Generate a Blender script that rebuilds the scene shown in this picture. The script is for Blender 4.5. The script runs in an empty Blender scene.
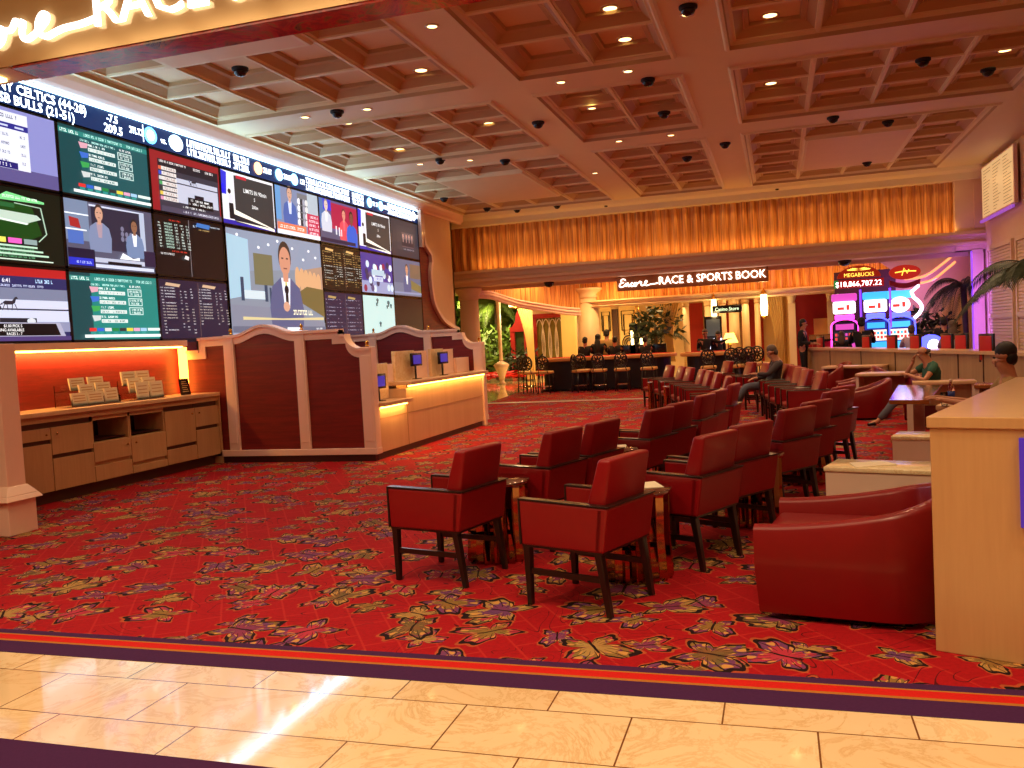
import bpy, bmesh, math, random
import numpy as np
from mathutils import Vector, Matrix
random.seed(7)
PI = math.pi
scene = bpy.context.scene
COL = scene.collection

# ------------------------------------------------------------------ camera
F = 865.0
H = 1.65
_vp = (777.0, 328.0)
_sl = -0.053
def _unit(v):
    return v / np.linalg.norm(v)
_a = _unit(np.array([_vp[0] - 512, _vp[1] - 384, F]))
_b = np.array([_vp[0] - 1512, _vp[1] - 1000 * _sl - 384, F])
_n = _unit(np.cross(_a, _b))
if _n[1] > 0: _n = -_n
_r = np.cross(_a, _n)
if _r[0] < 0: _r = -_r
RW = np.array([_r, _a, _n])
def _ray(x, y): return RW @ np.array([x - 512, y - 384, F])
def flr(x, y, z=0.0):
    d = _ray(x, y); t = (z - H) / d[2]; return Vector((d[0] * t, d[1] * t, z))
def atX(x, y, X):
    d = _ray(x, y); t = X / d[0]; return Vector((X, d[1] * t, H + d[2] * t))
def atY(x, y, Y):
    d = _ray(x, y); t = Y / d[1]; return Vector((d[0] * t, Y, H + d[2] * t))

cam_d = bpy.data.cameras.new('camera')
cam = bpy.data.objects.new('camera', cam_d)
COL.objects.link(cam)
cam_d.sensor_width = 36
cam_d.lens = F / 1024 * 36
cam_d.clip_end = 200
cx = RW @ np.array([1, 0, 0]); cu = RW @ np.array([0, -1, 0]); cb = RW @ np.array([0, 0, -1])
cam.matrix_world = Matrix(((cx[0], cu[0], cb[0], 0), (cx[1], cu[1], cb[1], 0), (cx[2], cu[2], cb[2], H), (0, 0, 0, 1)))
scene.camera = cam
scene.view_settings.view_transform = 'Standard'
scene.view_settings.look = 'None'
scene.view_settings.gamma = 1
scene.view_settings.use_curve_mapping = False
scene.view_settings.exposure = 0.0
scene.cycles.max_bounces = 6
scene.cycles.diffuse_bounces = 4
scene.cycles.glossy_bounces = 4
scene.cycles.transmission_bounces = 4
scene.cycles.sample_clamp_indirect = 4
scene.cycles.caustics_reflective = False
scene.cycles.caustics_refractive = False

# ------------------------------------------------------------------ node helper
def lin(c):
    return tuple(((v / 12.92) if v <= .04045 else ((v + .055) / 1.055) ** 2.4) for v in c)
def hexc(h):
    return lin(tuple(int(h[i:i + 2], 16) / 255 for i in (0, 2, 4)))

class S:
    """a float socket one can do arithmetic on"""
    nt = None
    def __init__(self, s): self.s = s
    @staticmethod
    def m(op, *a, clamp=False):
        n = S.nt.nodes.new('ShaderNodeMath'); n.operation = op; n.use_clamp = clamp
        for i, v in enumerate(a):
            if isinstance(v, S): S.nt.links.new(v.s, n.inputs[i])
            else: n.inputs[i].default_value = v
        return S(n.outputs[0])
    def __add__(s, o): return S.m('ADD', s, o)
    def __radd__(s, o): return S.m('ADD', o, s)
    def __sub__(s, o): return S.m('SUBTRACT', s, o)
    def __rsub__(s, o): return S.m('SUBTRACT', o, s)
    def __mul__(s, o): return S.m('MULTIPLY', s, o)
    def __rmul__(s, o): return S.m('MULTIPLY', o, s)
    def __truediv__(s, o): return S.m('DIVIDE', s, o)
    def abs(s): return S.m('ABSOLUTE', s)
    def sin(s): return S.m('SINE', s)
    def cos(s): return S.m('COSINE', s)
    def lt(s, o): return S.m('LESS_THAN', s, o)
    def gt(s, o): return S.m('GREATER_THAN', s, o)
    def max(s, o): return S.m('MAXIMUM', s, o)
    def min(s, o): return S.m('MINIMUM', s, o)
    def frac(s): return S.m('FRACT', s)
    def floor(s): return S.m('FLOOR', s)

def new_mat(name):
    m = bpy.data.materials.new(name); m.use_nodes = True
    nt = m.node_tree; nt.nodes.clear(); S.nt = nt
    out = nt.nodes.new('ShaderNodeOutputMaterial')
    b = nt.nodes.new('ShaderNodeBsdfPrincipled')
    nt.links.new(b.outputs[0], out.inputs[0])
    return m, nt, b
def coords(nt, kind='Object'):
    tc = nt.nodes.new('ShaderNodeTexCoord')
    sp = nt.nodes.new('ShaderNodeSeparateXYZ')
    nt.links.new(tc.outputs[kind], sp.inputs[0])
    return tc.outputs[kind], S(sp.outputs[0]), S(sp.outputs[1]), S(sp.outputs[2])
def world_pos(nt):
    g = nt.nodes.new('ShaderNodeNewGeometry')
    sp = nt.nodes.new('ShaderNodeSeparateXYZ')
    nt.links.new(g.outputs['Position'], sp.inputs[0])
    return g.outputs['Position'], S(sp.outputs[0]), S(sp.outputs[1]), S(sp.outputs[2])
def mixc(nt, fac, a, b):
    n = nt.nodes.new('ShaderNodeMix'); n.data_type = 'RGBA'
    for i, v in ((0, fac), (6, a), (7, b)):
        if isinstance(v, S): nt.links.new(v.s, n.inputs[i])
        elif hasattr(v, 'is_linked'): nt.links.new(v, n.inputs[i])
        elif i == 0: n.inputs[0].default_value = v
        else: n.inputs[i].default_value = (*v[:3], 1)
    return n.outputs[2]
def noise(nt, vec, scale, detail=3, rough=.5, dist=0, out=0, stretch=None):
    n = nt.nodes.new('ShaderNodeTexNoise')
    n.inputs['Scale'].default_value = scale; n.inputs['Detail'].default_value = detail
    n.inputs['Roughness'].default_value = rough; n.inputs['Distortion'].default_value = dist
    if stretch:
        mp = nt.nodes.new('ShaderNodeMapping'); mp.inputs['Scale'].default_value = stretch
        nt.links.new(vec, mp.inputs['Vector']); vec = mp.outputs[0]
    nt.links.new(vec, n.inputs['Vector'])
    return S(n.outputs[0]) if out == 0 else n.outputs[1]
def ramp(nt, s, stops, interp='LINEAR'):
    n = nt.nodes.new('ShaderNodeValToRGB'); n.color_ramp.interpolation = interp
    el = n.color_ramp.elements
    while len(el) < len(stops): el.new(.5)
    for e, (p, c) in zip(el, stops):
        e.position = p; e.color = (*c[:3], 1)
    nt.links.new(s.s, n.inputs[0])
    return n.outputs[0]
def setc(nt, b, c):
    if hasattr(c, 'is_linked'): nt.links.new(c, b.inputs['Base Color'])
    else: b.inputs['Base Color'].default_value = (*c[:3], 1)
def bump(nt, b, h, strength=.3, dist=.01):
    n = nt.nodes.new('ShaderNodeBump'); n.inputs['Strength'].default_value = strength
    n.inputs['Distance'].default_value = dist
    nt.links.new(h.s, n.inputs['Height']); nt.links.new(n.outputs[0], b.inputs['Normal'])

def simple(name, hexcol, rough=.5, metal=0, var=.12, scale=6, spec=.5, coat=0, stretch=None, bumps=0):
    m, nt, b = new_mat(name)
    v, x, y, z = world_pos(nt)
    c = hexc(hexcol)
    n = noise(nt, v, scale, 4, .6, stretch=stretch)
    setc(nt, b, mixc(nt, n, tuple(k * (1 - var) for k in c), tuple(min(1, k * (1 + var)) for k in c)))
    b.inputs['Roughness'].default_value = rough; b.inputs['Metallic'].default_value = metal
    b.inputs['Specular IOR Level'].default_value = spec
    b.inputs['Coat Weight'].default_value = coat; b.inputs['Coat Roughness'].default_value = .08
    if bumps: bump(nt, b, noise(nt, v, scale * 8, 3), bumps, .004)
    return m
def emis(name, hexcol, power, sampled=True, base=None):
    m, nt, b = new_mat(name)
    c = hexc(hexcol)
    setc(nt, b, tuple(k * .3 for k in c)); b.inputs['Roughness'].default_value = .4
    b.inputs['Emission Color'].default_value = (*c, 1)
    b.inputs['Emission Strength'].default_value = power
    if not sampled: m.cycles.emission_sampling = 'NONE'
    return m
M = {}

# ------------------------------------------------------------------ materials
def wood(name, c1, c2, rough=.35, axis='z', coat=.2, scale=7, band=None):
    m, nt, b = new_mat(name)
    v, x, y, z = world_pos(nt)
    st = {'z': (1, 1, .06), 'x': (.06, 1, 1), 'y': (1, .06, 1), 'h': (.06, .06, 1)}[axis]
    n1 = noise(nt, v, scale, 5, .65, .4, stretch=st)
    n2 = noise(nt, v, scale * 9, 3, .6, stretch=st)
    f = (n1 * .65 + n2 * .35)
    setc(nt, b, ramp(nt, f, [(.3, hexc(c1)), (.7, hexc(c2))]))
    b.inputs['Roughness'].default_value = rough
    b.inputs['Coat Weight'].default_value = coat; b.inputs['Coat Roughness'].default_value = .12
    return m
M['cab_wood'] = wood('cabinet_maple', 'B98E62', 'CDA273', .35, 'z')
M['desk_wood'] = wood('desk_maple', 'D4A77C', 'E2BC92', .3, 'z', scale=3)
M['counter_wood'] = wood('counter_maple', 'C49A68', 'D2AA76', .3, 'z', scale=5)
M['bar_wood'] = wood('bar_maple', 'B08E66', 'CBA67A', .3, 'z', scale=4)
M['red_wood'] = wood('red_lacquered_wood', '560D0C', '8E1A14', .5, 'h', scale=24, coat=.08)
M['brown_top'] = wood('polished_brown_veneer', '8A4B22', 'A8622F', .12, 'x', coat=.8)
M['groove'] = simple('cabinet_groove_brown', '5A3A28', .5)
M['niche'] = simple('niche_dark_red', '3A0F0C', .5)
M['pink_trim'] = simple('blush_painted_trim', 'F6D2BE', .35, var=.04, coat=.2)
M['cream'] = simple('cream_painted_plaster', 'E8CBA0', .5, var=.04)
M['plaster'] = simple('peach_plaster', 'E6C498', .6, var=.05)
M['ceil'] = simple('peach_ceiling_paint', 'E6D6A4', .55, var=.04, scale=2)
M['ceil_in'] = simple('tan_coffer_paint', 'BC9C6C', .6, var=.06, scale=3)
M['ceil_pan'] = simple('coffer_panel_paint', 'E2C692', .6, var=.05, scale=3)
M['red_leather'] = simple('red_leather', '860A12', .38, var=.1, scale=14, spec=.45, coat=.12, bumps=.15)
M['tub_leather'] = simple('deep_red_leather', '7A080D', .34, var=.08, scale=10, spec=.45, coat=.15, bumps=.1)
M['bright_red'] = simple('bright_red_cushion', 'C2181A', .5, var=.1)
M['black_wood'] = simple('espresso_stained_wood', '1B0E0B', .3, var=.3, scale=20, coat=.3)
M['black'] = simple('black_plastic', '0D0B0C', .25, var=.2)
M['matte_black'] = simple('matte_black', '151012', .7, var=.2)
M['steel'] = simple('polished_nickel', 'C8BEB4', .08, 1, var=.05)
M['brass'] = simple('brass', 'D9A548', .2, 1, var=.08)
M['bronze'] = simple('bronze_mirror', 'B08058', .06, 1, var=.1, scale=2)
M['white_lam'] = simple('white_laminate', 'E6CDBB', .25, var=.03, coat=.3)
M['paper'] = simple('white_paper', 'E9DCC0', .7, var=.06)
M['curtain_cream'] = simple('cream_curtain_cloth', 'E9C47E', .75, var=.1, stretch=(8, 8, .3))
M['red_wall'] = simple('crimson_wall_covering', 'A51A18', .6, var=.1)
M['leaf'] = simple('dark_palm_leaf', '24331A', .5, var=.35, scale=9)
M['leaf2'] = simple('garden_leaf_green', '5B7A2C', .5, var=.4, scale=5)
M['trunk'] = simple('palm_trunk_bark', '4A3524', .8, var=.3, scale=9)
M['flower'] = simple('red_flowers', 'D0201A', .6, var=.3, scale=12)
M['felt'] = simple('amber_padded_rail', 'F0B060', .4, var=.1)
M['stool_pad'] = simple('mustard_stool_pad', 'E8B468', .5, var=.1)
M['table_body'] = simple('dark_table_skirt', '1C0F12', .5, var=.2)
M['skin'] = simple('skin', 'C08262', .5, var=.06)
M['hair'] = simple('dark_hair', '17100D', .6, var=.3)
M['greyhair'] = simple('grey_hair', '5D4A40', .7, var=.2)
M['dark_cloth'] = simple('dark_cloth', '17151A', .85, var=.2)
M['tee'] = simple('charcoal_shirt', '3A2E30', .85, var=.15)
M['jeans'] = simple('grey_denim', '545664', .85, var=.15)
M['green_cloth'] = simple('green_cotton', '2F5A48', .85, var=.15)
M['tan_cloth'] = simple('tan_cloth', '9C7A48', .85, var=.15)
M['lilac'] = simple('pale_cloth', 'C8B4C8', .85, var=.1)
M['glass'] = None
def glass():
    m, nt, b = new_mat('clear_glass')
    b.inputs['Base Color'].default_value = (.95, .95, .95, 1)
    b.inputs['Transmission Weight'].default_value = 1; b.inputs['Roughness'].default_value = .03
    b.inputs['IOR'].default_value = 1.3
    v, x, y, z = world_pos(nt)
    bump(nt, b, noise(nt, v, 30, 2), .03, .002)
    return m
M['glass'] = glass()
M['acrylic'] = simple('amber_acrylic_base', 'B8945F', .12, .55, var=.4, scale=14, stretch=(1, 1, .1))
M['gold_face'] = simple('mirror_gold_panel', 'D0AE78', .16, .4, var=.04, scale=1)
M['purple_led'] = emis('purple_led', '7A38FF', 2.2)
M['warm_strip'] = emis('warm_led_strip', 'FFA63A', 9)
M['warm_strip_hi'] = emis('warm_led_strip_bright', 'FFB04A', 16)
M['can'] = emis('downlight_lens', 'FFD88A', 5, False)
M['letters'] = emis('lit_white_letters', 'FFF0E4', 3.4)
M['lantern'] = emis('lantern_glass_lit', 'FFDE90', 7)
M['lampshade'] = emis('lamp_shade_lit', 'FFC65A', 4)

def marble(name, c1, c2, vein, rough=.1, tiles=None, scale=2.2):
    m, nt, b = new_mat(name)
    v, x, y, z = world_pos(nt)
    n = noise(nt, v, scale, 6, .6, 1.2)
    vn = (noise(nt, v, scale * .9, 7, .7, 2.2) - .5).abs()
    base = mixc(nt, n, hexc(c1), hexc(c2))
    veins = S.m('SUBTRACT', 1, vn * 26, clamp=True)
    veins = veins * noise(nt, v, 1.7, 2)
    col = mixc(nt, veins, base, hexc(vein))
    if tiles:
        ty, tx, y0 = tiles
        r = ((y - y0) / ty)
        row = r.floor()
        off = (row * .5).frac()
        u = x / tx + off + .37
        ju = (u.frac() - .5).abs().gt(.5 - .003 / tx * 1.3)
        jv = (r.frac() - .5).abs().gt(.5 - .004 / ty)
        j = ju.max(jv)
        cell = S.m('SINE', u.floor() * 12.9898 + row * 78.233)
        tint = (cell * 43758.5453).frac()
        col = mixc(nt, tint * .28, col, hexc(vein))
        col = mixc(nt, j, col, hexc('7A4E2A'))
        b.inputs['Roughness'].default_value = rough
        wob = noise(nt, v, 1.1, 2)
        bump(nt, b, wob + j * -.3, .05, .01)
    setc(nt, b, col)
    b.inputs['Roughness'].default_value = rough
    b.inputs['Coat Weight'].default_value = .6 if tiles else .1; b.inputs['Coat Roughness'].default_value = .04
    return m
M['marble_floor'] = marble('honey_marble_tiles', 'EED3A8', 'F4DDB6', 'CFA067', .07, (.44, .76, 3.64 - .44 * 12))
M['marble_far'] = marble('pale_marble_floor', 'E0C68A', 'EAD6A4', 'B49A60', .08, (.9, .9, 0))
M['marble_top'] = marble('ivory_marble_top', 'F0DDB0', 'F6E6C2', 'D8AE6E', .15, scale=5)
M['desk_marble'] = marble('cream_marble_panel', 'ECCB9A', 'F2D8AC', 'D8A86A', .2, scale=2)

# carpet ------------------------------------------------------------
def carpet(name='butterfly_carpet'):
    m, nt, b = new_mat(name)
    v, x, y, z = world_pos(nt)
    red = hexc('B0121C'); dark = hexc('7E0C14')
    n = noise(nt, v, 40, 3, .7)
    col = mixc(nt, n, dark, red)
    # thin woven lattice
    u1 = (x * .82 + y * .57) * 5.2; u2 = (x * -.57 + y * .82) * 2.6
    l1 = ((u1.frac() - .5).abs()).gt(.468)
    l2 = (((u2 + u1.floor() * .5).frac() - .5).abs()).gt(.482)
    col = mixc(nt, l1.max(l2) * .2, col, hexc('D8483A'))
    # big cloudy tone
    n2 = noise(nt, v, .6, 3)
    # curls
    nr = noise(nt, v, 1.3, 0, .5, 2.4)
    ring = ((nr * 9).frac() - .5).abs().lt(.032)
    gate = noise(nt, v, 2.1, 1).gt(.5)
    col = mixc(nt, ring * gate * .85, col, hexc('3A0A14'))
    def layer(col, scale, off, seedrot, fsize, pal):
        mp = nt.nodes.new('ShaderNodeMapping')
        mp.inputs['Location'].default_value = (off[0], off[1], 0)
        mp.inputs['Scale'].default_value = (scale, scale, 0)
        nt.links.new(v, mp.inputs['Vector'])
        vo = nt.nodes.new('ShaderNodeTexVoronoi'); vo.voronoi_dimensions = '2D'
        vo.inputs['Scale'].default_value = 1; vo.inputs['Randomness'].default_value = .62
        nt.links.new(mp.outputs[0], vo.inputs['Vector'])
        dn = nt.nodes.new('ShaderNodeVectorMath'); dn.operation = 'SUBTRACT'
        nt.links.new(mp.outputs[0], dn.inputs[0]); nt.links.new(vo.outputs['Position'], dn.inputs[1])
        sp = nt.nodes.new('ShaderNodeSeparateXYZ'); nt.links.new(dn.outputs[0], sp.inputs[0])
        sc = nt.nodes.new('ShaderNodeSeparateColor'); nt.links.new(vo.outputs['Color'], sc.inputs[0])
        dx, dy = S(sp.outputs[0]), S(sp.outputs[1])
        r1, r2, r3 = S(sc.outputs[0]), S(sc.outputs[1]), S(sc.outputs[2])
        an = r1 * 6.283 + seedrot
        wob = (noise(nt, v, 5, 3) - .5) * .1
        px = dx * an.cos() + dy * an.sin() + wob
        py = dy * an.cos() - dx * an.sin() + wob
        # squash for side-on butterflies
        py = py * (1 + r2 * .7)
        ang = S.m('ARCTAN2', py.abs(), px)
        r = S.m('SQRT', px * px + py * py)
        l_up = (S.m('MAXIMUM', ((ang - .82) * 1.55).cos(), 0)) * .47
        l_lo = (S.m('MAXIMUM', ((ang - 2.25) * 2.0).cos(), 0)) * .36
        f = l_up.max(l_lo) * fsize + .012
        f = f * (1 + .07 * (ang * 14).sin())
        s = r / f
        inside = s.lt(1)
        line = s.gt(.84)
        vein = ((ang * 9 + s * 1.4).sin().abs()).lt(.2) * s.gt(.28)
        spots = ((s * 11).sin() * (ang * 10).sin()).gt(.45) * s.gt(.45)
        body = py.abs().lt(.018) * (px.abs()).lt(.17)
        mot = noise(nt, v, 16, 3)
        wing = ramp(nt, S.m('FRACT', r3 * 3.7 + s * .35 + mot * .5), pal, 'CONSTANT')
        wing2 = ramp(nt, S.m('FRACT', r2 * 5.3), pal[::-1] if False else [(p, c) for p, c in zip([q[0] for q in pal], [q[1] for q in pal[::-1]])], 'CONSTANT')
        w = mixc(nt, s.lt(.55), wing, wing2)
        w = mixc(nt, noise(nt, v, 11, 2) * .45, w, red)
        w = mixc(nt, spots, w, hexc('C08A4A'))
        w = mixc(nt, vein, w, hexc('2A1410'))
        w = mixc(nt, line, w, hexc('1E0D10'))
        keep = r2.gt(.13)
        col = mixc(nt, inside * keep, col, w)
        halo = s.lt(1.1) * s.gt(1) * keep
        col = mixc(nt, halo * .2, col, hexc('C99A50'))
        col = mixc(nt, body * keep, col, hexc('24100E'))
        return col
    pal = [(0, hexc('56603A')), (.14, hexc('6A3A5E')), (.28, hexc('4C4070')), (.42, hexc('767038')),
           (.56, hexc('A8384E')), (.7, hexc('54406E')), (.85, hexc('9C8C50'))]
    col = layer(col, 2.35, (5.2, 2.7), 1.9, .95, pal)
    col = layer(col, 1.8, (.3, .1), 0, 1.06, pal)
    setc(nt, b, col)
    b.inputs['Roughness'].default_value = .9
    b.inputs['Specular IOR Level'].default_value = .15
    bump(nt, b, noise(nt, v, 160, 2), .25, .004)
    return m
M['carpet'] = carpet()
M['carpet_purple'] = simple('purple_carpet_border', '432049', .9, var=.2, scale=60, spec=.1)
M['carpet_redstripe'] = simple('red_carpet_stripe', 'C0201C', .9, var=.2, scale=60, spec=.1)
M['carpet_gold'] = simple('gold_carpet_stripe', 'A8692C', .9, var=.2, scale=60, spec=.1)

def drape(name, c1, c2, em=0):
    m, nt, b = new_mat(name)
    v, x, y, z = world_pos(nt)
    n = noise(nt, v, 22, 2, .6, stretch=(1, 1, .03))
    setc(nt, b, ramp(nt, n, [(.35, hexc(c1)), (.62, hexc(c2))]))  # pleat shading put into the colour as upright dark and light streaks
    b.inputs['Roughness'].default_value = .6
    b.inputs['Sheen Weight'].default_value = .3
    return m
M['drape'] = drape('orange_silk_drape', 'A85E1E', 'F0B05C')
def mosaic():
    m, nt, b = new_mat('dark_red_mosaic')
    v, x, y, z = world_pos(nt)
    vo = nt.nodes.new('ShaderNodeTexVoronoi'); vo.inputs['Scale'].default_value = 5
    nt.links.new(v, vo.inputs['Vector'])
    n = noise(nt, v, 3, 5, .7, 1)
    c = ramp(nt, n, [(.3, hexc('6A1010')), (.45, hexc('A8181A')), (.52, hexc('D02A20')), (.6, hexc('8A5A1E')), (.68, hexc('5A1A2E'))])
    setc(nt, b, c); b.inputs['Roughness'].default_value = .12
    return m
M['mosaic'] = mosaic()

# ------------------------------------------------------------------ mesh helper
class MB:
    def __init__(s): s.v = []; s.f = []; s.m = []; s.smooth = []
    def add(s, vs, fs, mi=0, T=None, smooth=False):
        o = len(s.v)
        for p in vs:
            p = Vector(p)
            s.v.append(tuple(T @ p) if T is not None else tuple(p))
        for f in fs:
            s.f.append(tuple(i + o for i in f)); s.m.append(mi); s.smooth.append(smooth)
        return s
    def box(s, x0, x1, y0, y1, z0, z1, mi=0, T=None):
        vs = [(x, y, z) for z in (z0, z1) for y in (y0, y1) for x in (x0, x1)]
        return s.add(vs, [(0, 2, 3, 1), (4, 5, 7, 6), (0, 1, 5, 4), (2, 6, 7, 3), (0, 4, 6, 2), (1, 3, 7, 5)], mi, T)
    def hexa(s, bot, top, mi=0, T=None):
        return s.add(list(bot) + list(top), [(3, 2, 1, 0), (4, 5, 6, 7), (0, 1, 5, 4), (1, 2, 6, 5), (2, 3, 7, 6), (3, 0, 4, 7)], mi, T)
    def quad(s, a, b, c, d, mi=0, T=None): return s.add([a, b, c, d], [(0, 1, 2, 3)], mi, T)
    def rbox(s, x0, x1, y0, y1, z0, z1, r=.02, mi=0, T=None, seg=2):
        bm = bmesh.new()
        bmesh.ops.create_cube(bm, size=1)
        for v in bm.verts:
            v.co = Vector(((x0 + x1) / 2 + v.co.x * (x1 - x0), (y0 + y1) / 2 + v.co.y * (y1 - y0), (z0 + z1) / 2 + v.co.z * (z1 - z0)))
        bmesh.ops.bevel(bm, geom=bm.edges[:], offset=r, segments=seg, affect='EDGES', profile=.5)
        bm.verts.ensure_lookup_table()
        for i, v in enumerate(bm.verts): v.index = i
        s.add([tuple(v.co) for v in bm.verts], [tuple(v.index for v in f.verts) for f in bm.faces], mi, T, True)
        bm.free(); return s
    def prism(s, poly, a, b, axis='z', mi=0, T=None):
        """extrude a 2D polygon between a and b along axis; poly coordinates are the other two axes in order"""
        def P(u, v, w):
            return {'z': (u, v, w), 'y': (u, w, v), 'x': (w, u, v)}[axis]
        n = len(poly)
        vs = [P(u, v, a) for u, v in poly] + [P(u, v, b) for u, v in poly]
        fs = [tuple(range(n))[::-1], tuple(range(n, 2 * n))] + [(i, (i + 1) % n, n + (i + 1) % n, n + i) for i in range(n)]
        return s.add(vs, fs, mi, T)
    def ribbon(s, top, bot, a, b, axis='y', mi=0, T=None):
        """strip between two 2D polylines, extruded"""
        def P(u, v, w):
            return {'z': (u, v, w), 'y': (u, w, v), 'x': (w, u, v)}[axis]
        n = len(top)
        vs = []
        for w in (a, b):
            vs += [P(u, v, w) for u, v in top]; vs += [P(u, v, w) for u, v in bot]
        fs = []
        for i in range(n - 1):
            fs += [(i, i + 1, n + i + 1, n + i), (2 * n + i + 1, 2 * n + i, 3 * n + i, 3 * n + i + 1),
                   (i + 1, i, 2 * n + i, 2 * n + i + 1), (n + i, n + i + 1, 3 * n + i + 1, 3 * n + i)]
        fs += [(0, n, 3 * n, 2 * n), (n - 1, 3 * n - 1, 4 * n - 1, 2 * n - 1)]
        return s.add(vs, fs, mi, T)
    def tube(s, path, rad, n=8, mi=0, T=None, caps=True, closed=False):
        path = [Vector(p) for p in path]
        if not hasattr(rad, '__len__'): rad = [rad] * len(path)
        vs = []; N = len(path); up0 = None
        for i, p in enumerate(path):
            if closed: d = path[(i + 1) % N] - path[i - 1]
            else: d = path[min(i + 1, N - 1)] - path[max(i - 1, 0)]
            if d.length < 1e-9: d = Vector((0, 0, 1))
            d.normalize()
            if up0 is None:
                up0 = Vector((0, 0, 1)) if abs(d.z) < .9 else Vector((1, 0, 0))
            a = d.cross(up0)
            if a.length < 1e-4: a = d.cross(Vector((.3, 1, .2)))
            a.normalize(); b = a.cross(d).normalized(); up0 = b
            for k in range(n):
                t = 2 * PI * k / n
                vs.append(p + a * math.cos(t) * rad[i] + b * math.sin(t) * rad[i])
        fs = []
        R = N if closed else N - 1
        for i in range(R):
            for k in range(n):
                i2 = (i + 1) % N
                fs.append((i * n + k, i * n + (k + 1) % n, i2 * n + (k + 1) % n, i2 * n + k))
        if caps and not closed:
            fs += [tuple(range(n))[::-1], tuple(range((N - 1) * n, N * n))]
        return s.add(vs, fs, mi, T, True)
    def lathe(s, prof, c=(0, 0, 0), n=24, mi=0, T=None, smooth=True, flute=0, caps=True):
        vs = []
        for r, z in prof:
            for k in range(n):
                t = 2 * PI * k / n
                rr = r * (1 - (flute if k % 2 else 0))
                vs.append((c[0] + rr * math.cos(t), c[1] + rr * math.sin(t), c[2] + z))
        fs = []
        for i in range(len(prof) - 1):
            for k in range(n):
                fs.append((i * n + k, i * n + (k + 1) % n, (i + 1) * n + (k + 1) % n, (i + 1) * n + k))
        if caps: fs += [tuple(range(n))[::-1], tuple(range((len(prof) - 1) * n, len(prof) * n))]
        return s.add(vs, fs, mi, T, smooth)
    def sphere(s, c, r, sx=1, sy=1, sz=1, n=12, mi=0, T=None):
        prof = [(max(1e-4, math.sin(PI * i / n)), -math.cos(PI * i / n)) for i in range(n + 1)]
        vs = []; m = n * 2
        for pr_, z in prof:
            for k in range(m):
                t = 2 * PI * k / m
                vs.append((c[0] + r * sx * pr_ * math.cos(t), c[1] + r * sy * pr_ * math.sin(t), c[2] + r * sz * z))
        fs = []
        for i in range(n):
            for k in range(m):
                fs.append((i * m + k, i * m + (k + 1) % m, (i + 1) * m + (k + 1) % m, (i + 1) * m + k))
        return s.add(vs, fs, mi, T, True)
    def merge(s, me, T, mi=0, sc=1):
        return s.add([v.co for v in me.vertices], [tuple(p.vertices) for p in me.polygons], mi, T)
    def build(s, name, mats, parent=None, bevel=0):
        me = bpy.data.meshes.new(name)
        me.from_pydata(s.v, [], s.f)
        if not isinstance(mats, (list, tuple)): mats = [mats]
        for m_ in mats: me.materials.append(M[m_] if isinstance(m_, str) else m_)
        me.polygons.foreach_set('material_index', s.m)
        me.polygons.foreach_set('use_smooth', s.smooth)
        me.update()
        o = bpy.data.objects.new(name, me); COL.objects.link(o)
        if parent: o.parent = parent
        if bevel:
            md = o.modifiers.new('bevel', 'BEVEL'); md.width = bevel; md.segments = 2; md.limit_method = 'ANGLE'
        return o

def tag(o, label, cat, group=None, kind=None):
    o['label'] = label; o['category'] = cat
    if group: o['group'] = group
    if kind: o['kind'] = kind
    return o
def struct(name, mb, mats):
    o = mb.build(name, mats); o['kind'] = 'structure'; return o
def thing(name, label, cat, loc=(0, 0, 0), rz=0, group=None):
    o = bpy.data.objects.new(name, None); COL.objects.link(o)
    o.location = loc; o.rotation_euler = (0, 0, rz); o.empty_display_size = .1
    return tag(o, label, cat, group)
def copy_tree(o, parent=None):
    c = o.copy(); COL.objects.link(c)
    if parent: c.parent = parent
    for ch in list(o.children): copy_tree(ch, c)
    return c
_fc = {}
def text_mesh(txt, extrude=0.0, bold=0):
    k = (txt, extrude, bold)
    if k in _fc: return _fc[k]
    cu_ = bpy.data.curves.new('lettering', 'FONT'); cu_.body = txt; cu_.extrude = extrude; cu_.offset = bold; cu_.resolution_u = 2
    o = bpy.data.objects.new('lettering', cu_); COL.objects.link(o)
    dg = bpy.context.evaluated_depsgraph_get()
    me = bpy.data.meshes.new_from_object(o.evaluated_get(dg))
    bpy.data.objects.remove(o); bpy.data.curves.remove(cu_)
    xs = [v.co.x for v in me.vertices] or [0, 1]; ys = [v.co.y for v in me.vertices] or [0, 1]
    _fc[k] = (me, min(xs), max(xs), min(ys), max(ys))
    return _fc[k]
# ================================================================== ROOM SHELL
XL, XR = -9.1, 5.2
CZ = 5.5
mb = MB(); mb.quad((-14, -4, 0), (9, -4, 0), (9, 2.0, 0), (-14, 2.0, 0)); struct('floor', mb, 'carpet')
mb = MB(); mb.quad((-14, 2.93, 0), (9, 2.93, 0), (9, 3.86, 0), (-14, 3.86, 0)); struct('floor', mb, 'marble_floor')
mb = MB()
for y0, y1, k in ((2.0, 2.5, 1), (2.5, 2.56, 2), (2.56, 2.66, 1), (2.66, 2.93, 0), (3.86, 4.03, 0), (4.03, 4.055, 2), (4.055, 4.13, 1), (4.13, 4.145, 2), (4.145, 4.21, 0)):
    mb.quad((-14, y0, .002), (9, y0, .002), (9, y1, .002), (-14, y1, .002), k)
struct('trim_1', mb, ['carpet_purple', 'carpet_redstripe', 'carpet_gold'])
mb = MB(); mb.quad((-9.1, 4.21, 0), (9, 4.21, 0), (9, 22.35, 0), (-9.1, 22.35, 0)); struct('floor', mb, 'carpet')
mb = MB(); mb.quad((-7.75, 22.55, 0), (9, 22.55, 0), (9, 29.5, 0), (-8.3, 29.5, 0)); struct('floor', mb, 'carpet')
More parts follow.
